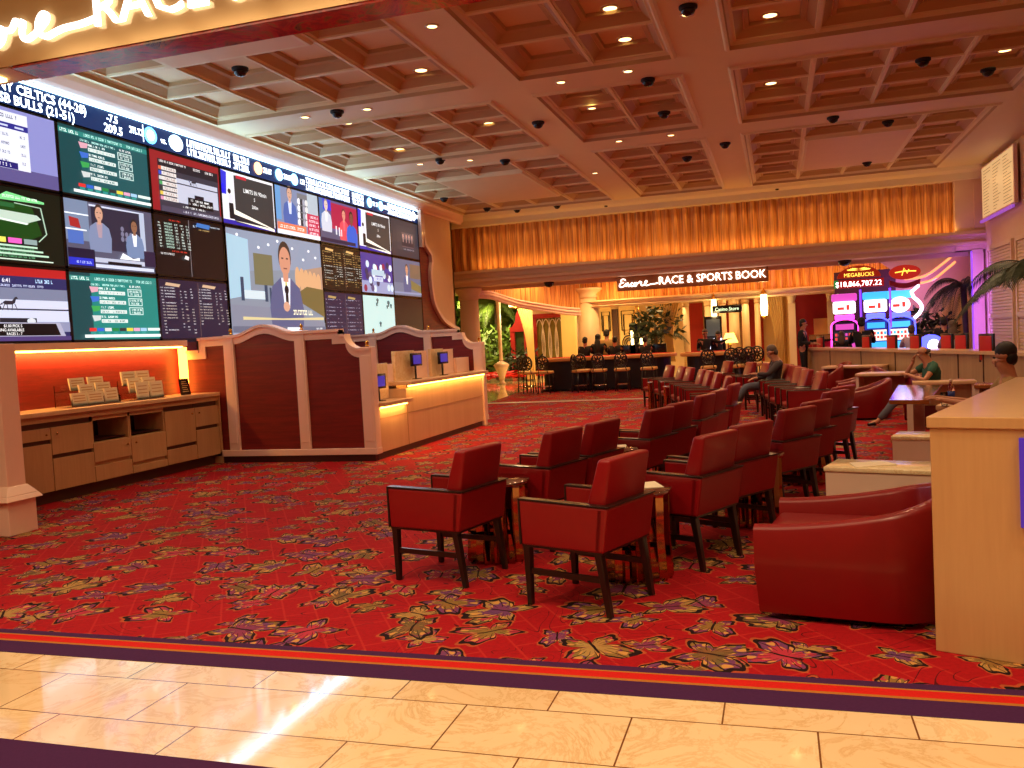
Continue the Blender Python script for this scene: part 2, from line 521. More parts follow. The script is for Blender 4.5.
mb = MB(); mb.box(-9.1, 9, 22.3, 22.58, -.02, .012); struct('trim_2', mb, 'white_lam')
mb = MB(); mb.quad((-24, 22.6, -.004), (12, 22.6, -.004), (12, 52, -.004), (-24, 52, -.004)); struct('floor', mb, 'marble_far')

# ceiling with coffers -------------------------------------------------
XF = [(-8.75, -4.2, 4), (-3.55, -1.2, 2), (-.55, 4.05, 4)]
YF = [(-1.0, 5.6, 5), (6.1, 12.5, 5), (13.3, 16.9, 3), (17.8, 24.3, 5)]
mb = MB()
def qd(x0, x1, y0, y1, z, mi=0):
    mb.quad((x0, y1, z), (x1, y1, z), (x1, y0, z), (x0, y0, z), mi)
def ringq(a, b, za, zb, mi):
    """sloping or flat ring between rectangles a (outer) and b (inner)"""
    A = [(a[0], a[2], za), (a[1], a[2], za), (a[1], a[3], za), (a[0], a[3], za)]
    B = [(b[0], b[2], zb), (b[1], b[2], zb), (b[1], b[3], zb), (b[0], b[3], zb)]
    for i in range(4):
        j = (i + 1) % 4
        mb.add([A[i], B[i], B[j], A[j]], [(0, 1, 2, 3)], mi)
xs = sorted({-9.1, 5.2} | {v for f in XF for v in f[:2]}); ys = sorted({-4, 25.0} | {v for f in YF for v in f[:2]})
for i in range(len(xs) - 1):
    for j in range(len(ys) - 1):
        x0, x1, y0, y1 = xs[i], xs[i + 1], ys[j], ys[j + 1]
        fx = [f for f in XF if f[0] == x0]; fy = [f for f in YF if f[0] == y0]
        if not (fx and fy): qd(x0, x1, y0, y1, CZ); continue
        nx, ny = fx[0][2], fy[0][2]
        # moulding around the field
        def ins(r, d): return (r[0] + d, r[1] - d, r[2] + d, r[3] - d)
        R = (x0, x1, y0, y1)
        ringq(R, ins(R, .03), CZ, CZ - .035, 0); ringq(ins(R, .03), ins(R, .07), CZ - .035, CZ - .035, 0)
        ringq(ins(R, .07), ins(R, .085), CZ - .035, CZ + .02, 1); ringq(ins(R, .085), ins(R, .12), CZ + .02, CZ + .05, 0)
        R = ins(R, .12); Z0 = CZ + .05
        w = (R[1] - R[0]) / nx; h = (R[3] - R[2]) / ny
        plain = None
        if nx == 4 and ny == 5: plain = (1, 2, 1, 3) if y0 > 15 else (1, 2, 0, 2)
        if plain:
            p = (R[0] + plain[0] * w, R[0] + (plain[1] + 1) * w, R[2] + plain[2] * h, R[2] + (plain[3] + 1) * h)
            ringq(p, ins(p, .05), Z0, Z0 - .06, 0); ringq(ins(p, .05), ins(p, .1), Z0 - .06, Z0 - .06, 0)
            q = ins(p, .1); qd(q[0], q[1], q[2], q[3], Z0 - .06, 3)
        for a in range(nx):
            for b_ in range(ny):
                if plain and plain[0] <= a <= plain[1] and plain[2] <= b_ <= plain[3]: continue
                c = (R[0] + a * w, R[0] + (a + 1) * w, R[2] + b_ * h, R[2] + (b_ + 1) * h)
                ringq(c, ins(c, .035), Z0, Z0, 0)
                ringq(ins(c, .035), ins(c, .045), Z0, Z0 + .02, 0)
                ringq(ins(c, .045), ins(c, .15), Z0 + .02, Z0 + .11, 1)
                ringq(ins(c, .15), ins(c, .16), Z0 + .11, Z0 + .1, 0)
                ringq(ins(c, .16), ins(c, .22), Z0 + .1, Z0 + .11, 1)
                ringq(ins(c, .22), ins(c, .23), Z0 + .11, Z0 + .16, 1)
                q = ins(c, .23); qd(q[0], q[1], q[2], q[3], Z0 + .16, 3)
        for a in range(1, nx):   # slim bead along the ribs that run into the room
            xx = R[0] + a * w
            for b_ in range(ny):
                if plain and plain[0] < a <= plain[1] and plain[2] <= b_ <= plain[3]: continue
                mb.box(xx - .022, xx + .022, R[2] + b_ * h + .0, R[2] + (b_ + 1) * h, Z0 - .025, Z0 + .01)
qd(5.2, 9, -4, 15.5, CZ); qd(5.2, 9, 15.5, 25, CZ); qd(-14, -9.1, -4, 6.6, CZ); qd(-10, -9.1, 24.2, 25.9, CZ)
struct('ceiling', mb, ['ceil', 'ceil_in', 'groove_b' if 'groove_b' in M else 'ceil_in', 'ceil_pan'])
# crown along the screen wall and across the back
mb = MB()
prof = [(-9.1, 5.27), (-9.02, 5.27), (-9.0, 5.31), (-8.93, 5.36), (-8.86, 5.44), (-8.84, 5.5), (-9.1, 5.5)]
mb.prism(prof, 3.0, 24.9, 'y')
struct('trim_3', mb, 'pink_trim')
mb = MB(); mb.prism([(24.55, 5.5), (24.62, 5.42), (24.8, 5.36), (24.85, 5.2), (25.3, 5.2), (25.3, 5.5)], -9.9, 5.2, 'x'); struct('trim_4', mb, 'ceil')

# walls ---------------------------------------------------------------
mb = MB(); mb.box(-9.3, -9.1, 6.6, 24.2, 0, 5.5); mb.box(-9.9, -9.1, 24.1, 24.2, 0, 5.5); mb.box(-14, -9.1, 6.6, 6.75, 0, 5.5); mb.box(-14.2, -14, -4, 6.7, 0, 5.5); struct('wall_left', mb, 'plaster')
mb = MB(); mb.box(-14, 9, -4.2, -4, 0, 5.5); struct('wall_front', mb, 'plaster')
mb = MB(); mb.box(9, 9.2, -4, 25.2, 0, 5.5); mb.box(5.2, 5.4, 15.5, 25.3, 0, 5.5); mb.box(5.4, 9, 15.5, 15.7, 0, 5.5)
struct('wall_right', mb, 'plaster')
# louvred panel frames on the right wall
mb = MB()
for y0, y1 in ((22.2, 24.6), (19.4, 21.9), (16.4, 19.0)):
    mb.box(5.125, 5.2, y0 + .1, y1 - .1, .1, .22); mb.box(5.125, 5.2, y0 + .1, y1 - .1, 3.3, 3.4); mb.box(5.125, 5.2, y0 + .1, y1 - .1, 1.62, 1.72)
    mb.box(5.13, 5.2, y0, y0 + .1, .1, 3.4); mb.box(5.13, 5.2, y1 - .1, y1, .1, 3.4)
    z = .26
    while z < 3.28:
        mb.hexa([(5.19, y0 + .1, z), (5.19, y1 - .1, z), (5.16, y1 - .1, z - .03), (5.16, y0 + .1, z - .03)][::-1],
                [(5.19, y0 + .1, z + .05), (5.19, y1 - .1, z + .05), (5.16, y1 - .1, z + .02), (5.16, y0 + .1, z + .02)][::-1]); z += .075
struct('trim_5', mb, 'cream')

# back entablature at Y=25 ---------------------------------------------
mb = MB()
mb.box(4.5, 5.2, 25.0, 25.45, 3.4, 5.3)
mb.box(4.95, 5.2, 24.97, 25.0, 3.95, 5.1); 
mb.box(-9.9, 5.2, 25.75, 25.9, 3.3, 5.5)
mb.prism([(24.93, 3.88), (24.9, 3.8), (24.98, 3.76), (25.0, 3.66), (24.9, 3.6), (24.9, 3.54), (25.02, 3.5), (25.05, 3.4), (25.9, 3.4), (25.9, 3.88)], -9.8, 5.2, 'x')
struct('trim_6', mb, 'plaster')

def pleats(x0, x1, ztop, zbot, y, amp=.035, seed=1, step=.05, path=None, topf=None):
    rnd = random.Random(seed)
    mbp = MB(); n = int(abs(x1 - x0) / step); ph = 0; rows = 6
    vs = []
    for i in range(n + 1):
        ph += rnd.uniform(1.0, 2.2) * step / .05 * .75
        x = x0 + (x1 - x0) * i / n
        a = amp * (.5 + rnd.random())
        for r in range(rows + 1):
            t = r / rows
            yy = y + a * math.sin(ph + t * .8 * math.sin(i * .13)) - .02 * math.sin(t * PI)
            zt = topf(x)[1] if topf else ztop; zb = topf(x)[0] if topf else zbot
            yb = topf(x)[2] if topf else 0
            vs.append((x + .01 * math.sin(i * 1.7) * t, yy + yb, zt + (zb - zt) * t))
    fs = []
    for i in range(n):
        for r in range(rows):
            a = i * (rows + 1) + r
            fs.append((a, a + 1, a + rows + 2, a + rows + 1))
    mbp.add(vs, fs, 0, None, True)
    return mbp
o = pleats(-9.75, 4.5, 5.22, 3.86, 25.2, .06, 3, .04).build('pleated_curtain', 'drape')
tag(o, 'long orange pleated curtain band high across the back, directly under the coffered ceiling', 'curtain')
o = pleats(-6.6, 4.9, 4.3, 2.86, 30.1, .06, 5, .04).build('pleated_curtain', 'drape')
tag(o, 'lower orange pleated curtain band behind the lit sign at the back', 'curtain')
mb = MB()
mb.prism([(29.9, 2.95), (29.8, 2.9), (29.9, 2.86), (29.95, 2.78), (29.85, 2.74), (29.9, 2.7), (30.4, 2.7), (30.4, 2.95)], -6.6, 5.4, 'x')
mb.box(-6.6, 5.4, 30.2, 30.4, 2.9, 4.4)
struct('trim_8', mb, 'cream')
mb = MB(); mb.quad((-24, 52, 4.3), (12, 52, 4.3), (12, 25.9, 4.3), (-24, 25.9, 4.3)); struct('ceiling', mb, 'cream')

# light strips of the drapes (LED troughs behind the mouldings)
def strip(name, x0, x1, y0, y1, z0, z1, mat):
    q = MB(); q.box(x0, x1, y0, y1, z0, z1)
    return q.build(name, mat)
def area(loc, sx, sy, power, col, rot=(0, 0, 0), name='area_light', spread=PI):
    l = bpy.data.lights.new(name, 'AREA'); l.shape = 'RECTANGLE'; l.size = sx; l.size_y = sy; l.energy = power
    l.color = col; l.spread = spread
    ob = bpy.data.objects.new(name, l); COL.objects.link(ob); ob.location = loc; ob.rotation_euler = rot; return ob
WARM = (1, .66, .36); WARM2 = (1, .72, .42)

# ================================================================== VIDEO WALL
BX = -9.0
mb = MB(); mb.box(-9.095, BX - .04, 7.0, 21.5, 1.93, 5.27); tag(mb.build('screen_backing', 'black'), 'black backing wall of the big bank of screens', 'wall panel')
_em = {}
def ecol(h, p):
    k = (h, p)
    if k not in _em:
        _em[k] = emis('display_colour', h, p, False)
    return _em[k]
class Paint:
    P = 1.25
    def __init__(s, y0, y1, z0, z1, base, X=BX, power=None):
        s.y0, s.y1, s.z0, s.z1, s.X = y0, y1, z0, z1, X
        s.mb = MB(); s.mats = []; s.L = 0; s.p = power or Paint.P
        s.rect(0, 0, 1, 1, base)
        s.asp = (y1 - y0) / (z1 - z0)
    def mi(s, c, k=1):
        m_ = ecol(c, round(s.p * k, 3))
        if m_ not in s.mats: s.mats.append(m_)
        return s.mats.index(m_)
    def pt(s, u, v): return (s.X + s.L * .0006, s.y0 + u * (s.y1 - s.y0), s.z0 + v * (s.z1 - s.z0))
    def poly(s, pts, c, k=1):
        i = s.mi(c, k); s.L += 1
        s.mb.add([s.pt(*p) for p in pts], [tuple(range(len(pts)))], i); return s
    def rect(s, u0, v0, u1, v1, c, k=1): return s.poly([(u0, v0), (u1, v0), (u1, v1), (u0, v1)], c, k)
    def rects(s, L, c, k=1):
        i = s.mi(c, k); s.L += 1
        for u0, v0, u1, v1 in L: s.mb.add([s.pt(u0, v0), s.pt(u1, v0), s.pt(u1, v1), s.pt(u0, v1)], [(0, 1, 2, 3)], i)
        return s
    def ell(s, u, v, ru, rv, c, k=1, n=18):
        return s.poly([(u + ru * math.cos(2 * PI * t / n), v + rv * math.sin(2 * PI * t / n)) for t in range(n)], c, k)
    def text(s, t, u, v, h, c, wmax=None, k=1, centre=False, bold=.012):
        me, a, b, c0, c1 = text_mesh(t, 0, bold)
        sc = h / .73 ; su = sc / s.asp
        w = (b - a) * su
        if wmax and w > wmax: su *= wmax / w; w = wmax
        if centre: u -= w / 2
        i = s.mi(c, k); s.L += 1
        s.mb.add([s.pt(u + (q.co.x - a) * su, v + q.co.y * sc) for q in me.vertices], [tuple(p.vertices) for p in me.polygons], i)
        return s
    def glyphs(s, u0, u1, v, h, c, seed=0, k=1, dens=.8):
        r = random.Random(seed); L = []; u = u0; w = h / s.asp * .6
        while u < u1:
            if r.random() < dens:
                kind = r.randrange(4)
                if kind == 0: L.append((u, v, u + w * .25, v + h)); L.append((u, v, u + w * .8, v + h * .22))
                elif kind == 1: L.append((u, v, u + w * .8, v + h * .25)); L.append((u, v + h * .75, u + w * .8, v + h)); L.append((u + w * .55, v, u + w * .8, v + h))
                elif kind == 2: L.append((u, v, u + w * .28, v + h)); L.append((u + w * .5, v, u + w * .8, v + h)); L.append((u, v + h * .4, u + w * .8, v + h * .62))
                else: L.append((u, v + h * .78, u + w * .8, v + h)); L.append((u + w * .26, v, u + w * .54, v + h))
            u += w
        if L: s.rects(L, c, k)
        return s
    def build(s, name, parent): return s.mb.build(name, s.mats, parent)
    def person(s, u, v, sc, suit, skin='C89878', shirt='D8DCE8', hair='2A2220', tie=None):
        a = s.asp
        def q(x, y): return (u + x * sc / a, v + y * sc)
        s.poly([q(-.3, 0), q(.3, 0), q(.33, .3), q(.27, .52), q(.1, .62), q(-.1, .62), q(-.27, .52), q(-.33, .3)], suit)
        s.poly([q(-.05, .3), q(.05, .3), q(.09, .62), q(-.09, .62)], shirt)
        if tie: s.poly([q(-.02, .3), q(.02, .3), q(.015, .58), q(-.015, .58)], tie)
        s.poly([q(-.05, .58), q(.05, .58), q(.05, .7), q(-.05, .7)], skin)
        s.ell(*q(0, .84), .125 * sc / a, .17 * sc, hair)
        s.ell(*q(0, .8), .11 * sc / a, .15 * sc, skin)
        s.rects([(*q(-.065, .82), *q(-.025, .835)), (*q(.025, .82), *q(.065, .835))], '3A2A26')
        s.rects([(*q(-.035, .715), *q(.035, .727))], '7A4038')
        return s

def screen(y0, y1, z0, z1, label, fn, base, group=None, power=None):
    t = thing('display_screen', label, 'screen', (BX, (y0 + y1) / 2, z0), 0, group)
    T = Matrix.Translation((-BX, -(y0 + y1) / 2, -z0))
    e = .028
    b_ = MB(); b_.box(BX - .04, BX - .004, y0 + .003, y1 - .003, z0 + .003, z1 - .003, 0, T)
    for q in ((y0 + .003, y0 + e, z0 + .003, z1 - .003), (y1 - e, y1 - .003, z0 + .003, z1 - .003), (y0 + .003, y1 - .003, z0 + .003, z0 + e), (y0 + .003, y1 - .003, z1 - e, z1 - .003)):
        b_.box(BX - .01, BX + .006, *q, 0, T)
    b_.build('bezel', 'black', t)
    p = Paint(y0 + e, y1 - e, z0 + e, z1 - e, base, power=power)
    fn(p)
    ob = p.build('picture', t); ob.location = (-BX, -(y0 + y1) / 2, -z0)
    return t
CY = [7.62, 9.35, 11.1, 12.86, 14.53, 16.18, 17.93, 19.67, 21.42]
R1, R2, R3 = (3.93, 4.9), (2.945, 3.915), (1.96, 2.93)

def f_table(p):
    p.rect(0, 0, 1, 1, '8E90D0', .9); p.rect(0, .0, 1, .2, '5A5288'); p.rect(0, .18, .74, .95, 'E6EAF8', .95)
    p.rect(0, .72, .74, .8, '2C2A86'); p.rects([(.1, .745, .28, .77), (.42, .745, .56, .77), (.62, .745, .7, .77)], 'C8D0F0')
    for i in range(4):
        v = .62 - i * .12
        p.glyphs(.14, .22, v, .035, '4A4A70', i); p.glyphs(.4, .56, v, .035, '4A4A70', i + 9); p.glyphs(.66, .7, v, .035, '4A4A70', i + 5)
    p.glyphs(.02, .12, .86, .05, 'F4F6FF', 2); p.glyphs(.38, .64, .86, .05, '26264A', 3)
    p.rect(0, .18, .62, .27, '24206E'); p.text('4, 2018', .02, .2, .045, 'F0F0FF'); p.glyphs(.26, .56, .205, .04, 'F0F0FF', 12)
def f_green(p, bright='1E6E70'):
    p.rect(0, 0, 1, 1, bright, .8); p.rect(0, 0, .22, 1, '124A50', .8); p.rect(.0, .88, 1, .955, '2A8C84', .8)
    p.glyphs(.02, .2, .895, .045, 'E8FFF8', 1); p.glyphs(.24, .94, .9, .04, 'BFF0E8', 2)
    p.glyphs(.22, .6, .82, .03, 'BFF0E8', 4); p.glyphs(.66, .8, .82, .03, 'FFFFFF', 5)
    for i, c in enumerate(('D8A0B0', '3A6AC8', '3AA050', 'C8D0D0')):
        v = .71 - i * .145
        p.poly([(.22, v), (.29, v + .02), (.3, v + .09), (.2, v + .09)], c)
        p.rect(.3, v - .02, .6, v + .035, 'E8F8F4', .85); p.glyphs(.31, .58, v - .01, .03, '1E5A56', 30 + i, dens=.6)
        p.glyphs(.3, .48, v + .055, .032, 'F4FFFC', 50 + i)
        if i < 3:
            p.rect(.63, v - .035, .8, v + .085, 'D8F4EE', .8); p.rect(.64, v - .022, .79, v + .072, bright, .8); p.glyphs(.65, .78, v + .03, .03, 'F0FFFA', 60 + i); p.glyphs(.66, .76, v - .015, .03, 'F0FFFA', 80 + i)
    for i, c in enumerate(('D83030', '3060C8', 'D8D8D8', '208040', '303030', 'E0D040', 'E0A0C0', 'A0C8E8')):
        p.rect(.16 + i * .083, .125, .235 + i * .083, .175, c)
        p.rect(.17 + i * .083, .085, .225 + i * .083, .118, '2E948C')
    p.rect(.83, .13, .985, .175, 'E4F4F0', .9); p.rect(.1, .03, .99, .075, 'F2FCFA', .9)
def f_blackgreen(p):
    p.rect(0, 0, 1, 1, '0E1A10', .7); p.poly([(.05, .35), (.66, .3), (.8, .4), (.72, .78), (.05, .85)], '1E5A1E', .5)
    p.glyphs(.0, .34, .9, .05, 'D0E8D8', 1); p.poly([(.38, .82), (.5, .94), (.84, .87), (.84, .84)], '7AD88A'); p.glyphs(.46, .8, .86, .035, 'F0FFF0', 3)
    p.text('RACE 10', .02, .77, .045, 'F0FFF0'); p.rect(.22, .73, .56, .79, '2A6A38', .8)
    p.poly([(0, .62), (.66, .54), (.8, .62), (.76, .67), (0, .7)], 'C8E0D0', .85); p.poly([(0, .6), (.66, .52), (.68, .54), (0, .625)], 'F0FFF4')
    for a, b_ in (((.56, .8), (.8, .78)), ((.8, .78), (.84, .42)), ((.84, .42), (.76, .3))):
        dx, dy = b_[0] - a[0], b_[1] - a[1]; l = math.hypot(dx, dy); nx_, ny_ = -dy / l * .006, dx / l * .006
        p.poly([(a[0] - nx_, a[1] - ny_), (b_[0] - nx_, b_[1] - ny_), (b_[0] + nx_, b_[1] + ny_), (a[0] + nx_, a[1] + ny_)], 'A8C8B0')
    for i, c in enumerate(('40D080', '404040', 'E8E060', 'F060C0', '8AA0A0')):
        p.rect(.06 + i * .14, .25, .18 + i * .14, .32, c)
    for r in range(3):
        p.rect(0, .2 - r * .055, .74 + r * .05, .225 - r * .055, 'B8E0C4'); p.glyphs(.02, .7, .165 - r * .055, .025, '60A878', 70 + r)
    p.rect(0, .02, .88, .035, 'D8F0DC')
def horse(p, u, v, s, c='2A2630'):
    a = p.asp
    def q(x, y): return (u + x * s / a, v + y * s)
    p.poly([q(-.32, .12), q(-.2, .2), q(.12, .2), q(.25, .34), q(.33, .36), q(.4, .28), q(.3, .27), q(.24, .12), q(.12, .06), q(-.2, .05)], c)
    for x, dx in ((-.24, -.12), (-.15, .04), (.1, -.04), (.2, .12)):
        p.poly([q(x, .08), q(x + .04, .08), q(x + dx + .03, -.16), q(x + dx, -.16)], c)
    p.poly([q(-.34, .12), q(-.5, .02), q(-.3, .06)], c); p.ell(*q(-.48, -.07), .09 * s / a, .09 * s, c)
    p.ell(*q(-.62, .15), .07 * s / a, .1 * s, '6A6A80')
def f_race(p):
    p.rect(0, .88, 1, 1, 'B02020'); p.rect(0, 0, 1, .88, '2A2A5A'); p.rect(0, .5, 1, .72, '8890B0', .7); p.rect(0, .25, 1, .56, 'D4DAF0', .9); p.rect(0, .42, 1, .44, '20203A')
    p.text('PARK', .02, .79, .06, 'FFFFFF'); p.text('6:41', .4, .79, .06, 'F0F0FF'); p.glyphs(.7, .86, .8, .05, 'C0E0FF', 4); p.glyphs(.14, .78, .735, .03, 'C8D0F0', 6)
    horse(p, .45, .47, .36)
    p.rect(.0, .12, 1, .26, 'A8B0D8', .6); p.rect(.35, .24, .68, .31, '20202A'); p.ell(.63, .27, .04, .04, 'D0D8E0')
    p.poly([(.1, .06), (.95, .06), (.9, .25), (.14, .25)], 'A8A8C0'); p.poly([(.16, .07), (.9, .07), (.86, .235), (.18, .235)], '0A0A0E')
    p.text('$1.00 PICK 5', .38, .185, .04, 'F8F8F8'); p.text('WAGERING AVAILABLE', .24, .13, .04, 'F8F8F8', .6); p.text('RACES 3 - 7', .4, .08, .036, 'F8F8F8')
    p.rect(0, 0, 1, .06, '4A3A70'); p.text('1,000 GTD TN POOL', .08, .025, .032, 'FFFFFF', .5)
def f_anchors(p):
    p.rect(0, 0, 1, 1, '5A5A72', .8); p.rect(0, .4, .25, 1, '7A8AA8', .9); p.rect(0, .78, .25, .8, 'F0F8FF'); p.rect(0, .55, .22, .57, 'F0F8FF')
    p.poly([(.05, .6), (.16, .58), (.14, .72), (.04, .74)], 'A02828'); p.rect(.02, .35, .18, .54, '4A6AB8')
    p.rect(.28, .3, .86, .95, '2E2A3E', .9); p.poly([(.26, .94), (.9, .95), (.9, .97), (.26, .97)], 'C8D0E8'); p.rect(.84, .25, .9, .96, 'B8C4DC', .9)
    for i in range(7): p.ell(.62 + (i % 3) * .05, .5 + (i // 3) * .08, .02, .04, '9090B0', .6)
    p.person(.36, .26, .72, '7A86A8', 'C89880', 'A8909E', '3A2A26'); p.person(.76, .22, .62, '6E82A8', '8A6048', 'F0F4FF', '2A2220')
    p.rect(0, 0, .28, .28, '1A1630'); p.rect(.86, .1, 1, .35, '2A1E3A'); p.rect(.28, .1, .86, .17, 'C8D0E8', .8); p.rect(.42, .08, .82, .125, '0E0C14')
    p.poly([(.56, .18), (.6, .28), (.72, .2), (.8, .23), (.8, .18)], 'F4F8FF')
    p.rect(.0, .03, .26, .14, '2430C0'); p.glyphs(.08, .24, .06, .035, 'C0D0FF', 9); p.rect(.28, .02, .97, .07, 'D8E0F4', .9)
def f_red(p):
    p.rect(0, 0, 1, 1, '8E1C22'); p.rect(.1, .0, .98, .88, '3A3644', .9); p.rect(.1, .72, .98, .88, '201A24')
    p.glyphs(.1, .52, .83, .035, 'F0E8E8', 2); p.glyphs(.6, .7, .82, .04, 'F0E8E8', 3); p.glyphs(.78, .9, .82, .04, 'F0E8E8', 4)
    p.rect(.34, .2, .96, .62, 'C8CCE0', .9); p.rect(.34, .52, .96, .54, '302A3A')
    horse(p, .6, .58, .22)
    for i, c in enumerate(('D06040', '4050C0', 'D0D0D0', '50A060', '303030', 'E0C050', 'D890B0')):
        v = .7 - i * .085
        p.rect(.1, v, .14, v + .06, c); p.rect(.14, v, .34, v + .06, 'EDE6E2', .9); p.glyphs(.16, .32, v + .012, .035, '806060', 20 + i)
    p.rect(.48, .15, .86, .32, '0C0A10'); p.rect(.58, .32, .72, .38, '181420'); p.glyphs(.52, .8, .26, .035, 'F4F4F4', 33); p.glyphs(.5, .84, .2, .035, 'F4F4F4', 34)
    p.glyphs(.4, .72, .12, .03, 'F4F4F4', 36); p.rect(.1, .0, .98, .09, '4A4458'); p.glyphs(.4, .94, .03, .035, 'D8D8E8', 37)
def odds(p, base, c1, c2, n, seed, cols, title='C8A878', split=True, vtop=.9, rows_drop=0):
    p.rect(0, 0, 1, 1, base, .6)
    for s_ in ((0, .5), (.5, 1)) if split else ((0, 1),):
        w = s_[1] - s_[0]; u0 = s_[0]
        p.poly([(u0 + .17 * w * 2 / 2, vtop), (u0 + .55 * w, vtop - .02), (u0 + .6 * w, vtop + .03), (u0 + .2 * w, vtop + .05)], title)
        k = n if s_[0] == 0 else n - rows_drop
        for i in range(k):
            v = vtop - .05 - i * (vtop - .08) / n
            for j, (a, b_) in enumerate(cols):
                if j and random.Random(seed * 91 + i * 7 + j).random() < .25: continue
                p.glyphs(u0 + a * w, u0 + b_ * w, v, .017, c1 if (i // 6) % 2 == 0 else c2, seed + i * 13 + j, dens=.9)
    if split: p.rect(.497, .02, .502, .97, '9A7A70', .5)
def f_dark(p):
    p.rect(0, 0, 1, 1, '1C1014', .5); p.rect(.475, 0, .482, 1, 'A09AA0', .6); p.glyphs(.2, .36, .93, .022, 'E04030', 1)
    for i in range(9):
        v = .86 - i * .05
        p.glyphs(.04, .08, v, .025, 'D8E8E0', i); p.glyphs(.13, .23, v, .028, 'B8D8C8', i + 20, dens=1)
        for a in (.27, .35, .43): p.glyphs(a, a + .04, v, .026, 'D0E0D8', i * 3 + int(a * 50))
    p.glyphs(.2, .4, .4, .022, 'E04030', 5); p.glyphs(.04, .22, .34, .03, 'E8E8E8', 8); p.poly([(.36, .3), (.42, .28), (.43, .34), (.38, .36)], 'E0E0E0')
    p.poly([(.56, .9), (.76, .88), (.78, .96), (.58, .97)], '3A70B8'); p.glyphs(.52, .56, .88, .04, 'C0D0E0', 12); p.glyphs(.6, .76, .84, .02, 'D0B070', 13); p.glyphs(.78, .93, .92, .02, 'C0D0E0', 14)
def f_limits(p):
    p.rect(0, 0, 1, 1, 'F4F4FA', .9); p.rect(.0, 0, 1, .08, '2A22A0'); p.poly([(0, .55), (.08, .55), (.1, .97), (0, 1)], '3030D0'); p.rect(.0, .58, .05, .74, '1818F0')
    p.rect(.23, .05, .98, .95, '3E3C3E', .8); p.poly([(.2, .3), (.98, .05), (.98, .0), (.2, .08)], 'F6F2E4'); p.poly([(.2, .2), (.9, .06), (.2, .08)], '20202A')
    p.rect(.27, .9, .46, .96, 'C02838')
    p.text('LIMITS IN 90min', .62, .66, .085, 'F0F0F0', .56, centre=True); p.text('5', .6, .53, .07, 'F0F0F0', centre=True); p.text('200m', .6, .38, .07, 'F0F0F0', centre=True)
    p.poly([(.1, .4), (.18, .42), (.2, .56), (.1, .56)], 'D8D8E4'); p.ell(.13, .62, .03, .05, '2A1A18'); p.poly([(.11, .1), (.2, .1), (.19, .4), (.11, .4)], '16141C')
def f_news(p):
    p.rect(0, 0, 1, 1, '8A94B8', .8); p.rect(.0, .3, .12, 1, '6AA0D8', .9); p.rect(.5, .25, .78, .95, '7A7A80', .9); p.rect(.74, .4, 1, 1, 'B8C4D0', .9)
    p.person(.32, .2, .85, '4A62A8', 'D0A088', 'D0D8F0', '6A5A50')
    for i in range(16): p.ell(.52 + (i % 4) * .06, .32 + (i // 4) * .15, .035, .07, ['F0F0F8', '303038', 'A0A0B0', 'E0E0E0'][i % 4])
    p.rect(.7, .05, 1, .55, 'C83858', .9)
    for i in range(5): p.glyphs(.74, .98, .46 - i * .09, .05, 'F4E8F0', i + 2)
    p.rect(0, 0, 1, .09, 'E8ECF4'); p.rect(0, .09, .66, .24, 'E07A58'); p.glyphs(.05, .6, .13, .06, 'FFF0E8', 31)
def f_reporter(p):
    p.rect(0, 0, 1, 1, '8A93A4', .85); p.poly([(0, .6), (1, .72), (1, 1), (0, 1)], '8E9AB2', .9); p.poly([(0, .35), (.2, .4), (.2, .92), (0, .95)], 'A8CCE0', .9)
    for u, v in ((.1, .95), (.5, .95), (.66, .9), (.3, .86), (.85, .9), (.78, .8), (.57, .83), (.93, .84), (.4, .9)): p.ell(u, v, .012, .014, 'F8FAFF')
    p.rect(.24, .5, .43, .8, '7A7656', .8); p.poly([(.6, .35), (1, .3), (1, .75), (.72, .68)], 'B0907A', .9)
    for i in range(6): p.ell(.7 + i * .05, .6 - i * .01, .03, .12, 'E0AE80', .85)
    p.poly([(.62, .4), (1, .2), (1, .5), (.8, .52)], '7A6A3E', .8); p.poly([(0, .3), (.55, .28), (1, .14), (1, 0), (0, 0)], '8A8FA4', .8)
    p.rect(.1, .34, .13, .56, '30405A'); p.rect(.33, .34, .36, .5, '30405A'); p.rect(.38, .32, .4, .48, '30405A'); p.rect(.13, .36, .33, .44, 'C8D8E0')
    p.person(.56, .0, .95, '54587E', 'C88C72', 'E4E8F4', '3E2E28', 'C8C058')
    p.rects([(.545, .3, .575, .45)], '181418'); p.ell(.56, .47, .024, .045, '14101A'); p.ell(.55, .3, .035, .05, 'CE9A80')
    p.poly([(.1, .16), (.98, .17), (.98, .2), (.5, .18), (.1, .19)], 'E8D8A0', .8); p.glyphs(.62, .84, .22, .05, 'FFF6D0', 3)
    p.rect(0, .04, 1, .1, '6A7088', .8); p.rect(.3, .05, .47, .09, 'F0F4FF'); p.rect(.54, .05, .7, .09, 'F0F4FF'); p.glyphs(.18, .25, .055, .03, 'F0F0F0', 7); p.glyphs(.88, .95, .055, .03, 'F0F0F0', 8)
    p.rect(0, 0, 1, .04, '9AA0B8', .9)
def f_blue(p):
    p.rect(0, 0, 1, 1, '6A5A90', .8); p.rect(.0, 0, .14, 1, '5A7AB8', .8); p.rect(.3, .35, 1, .95, 'B02048', .9); p.rect(.1, .75, .3, 1, '3A3AD0'); p.rect(0, 0, 1, .3, '5A5878', .8)
    p.person(.17, .25, .75, 'C8CCDC', 'D8C0B8', 'E8E8F0', '8A8090'); p.person(.62, .12, .75, 'D84A58', 'D8907A', 'E86070', '6A2A30'); p.person(.82, .0, .85, '2A5AC8', '7A4A3A', '2A5AC8', '1E1618')
    p.rects([(.38, .22, .41, .42), (.46, .2, .49, .4), (.52, .2, .54, .36)], 'E8E8F0'); p.rect(0, .02, .9, .1, '20183A')
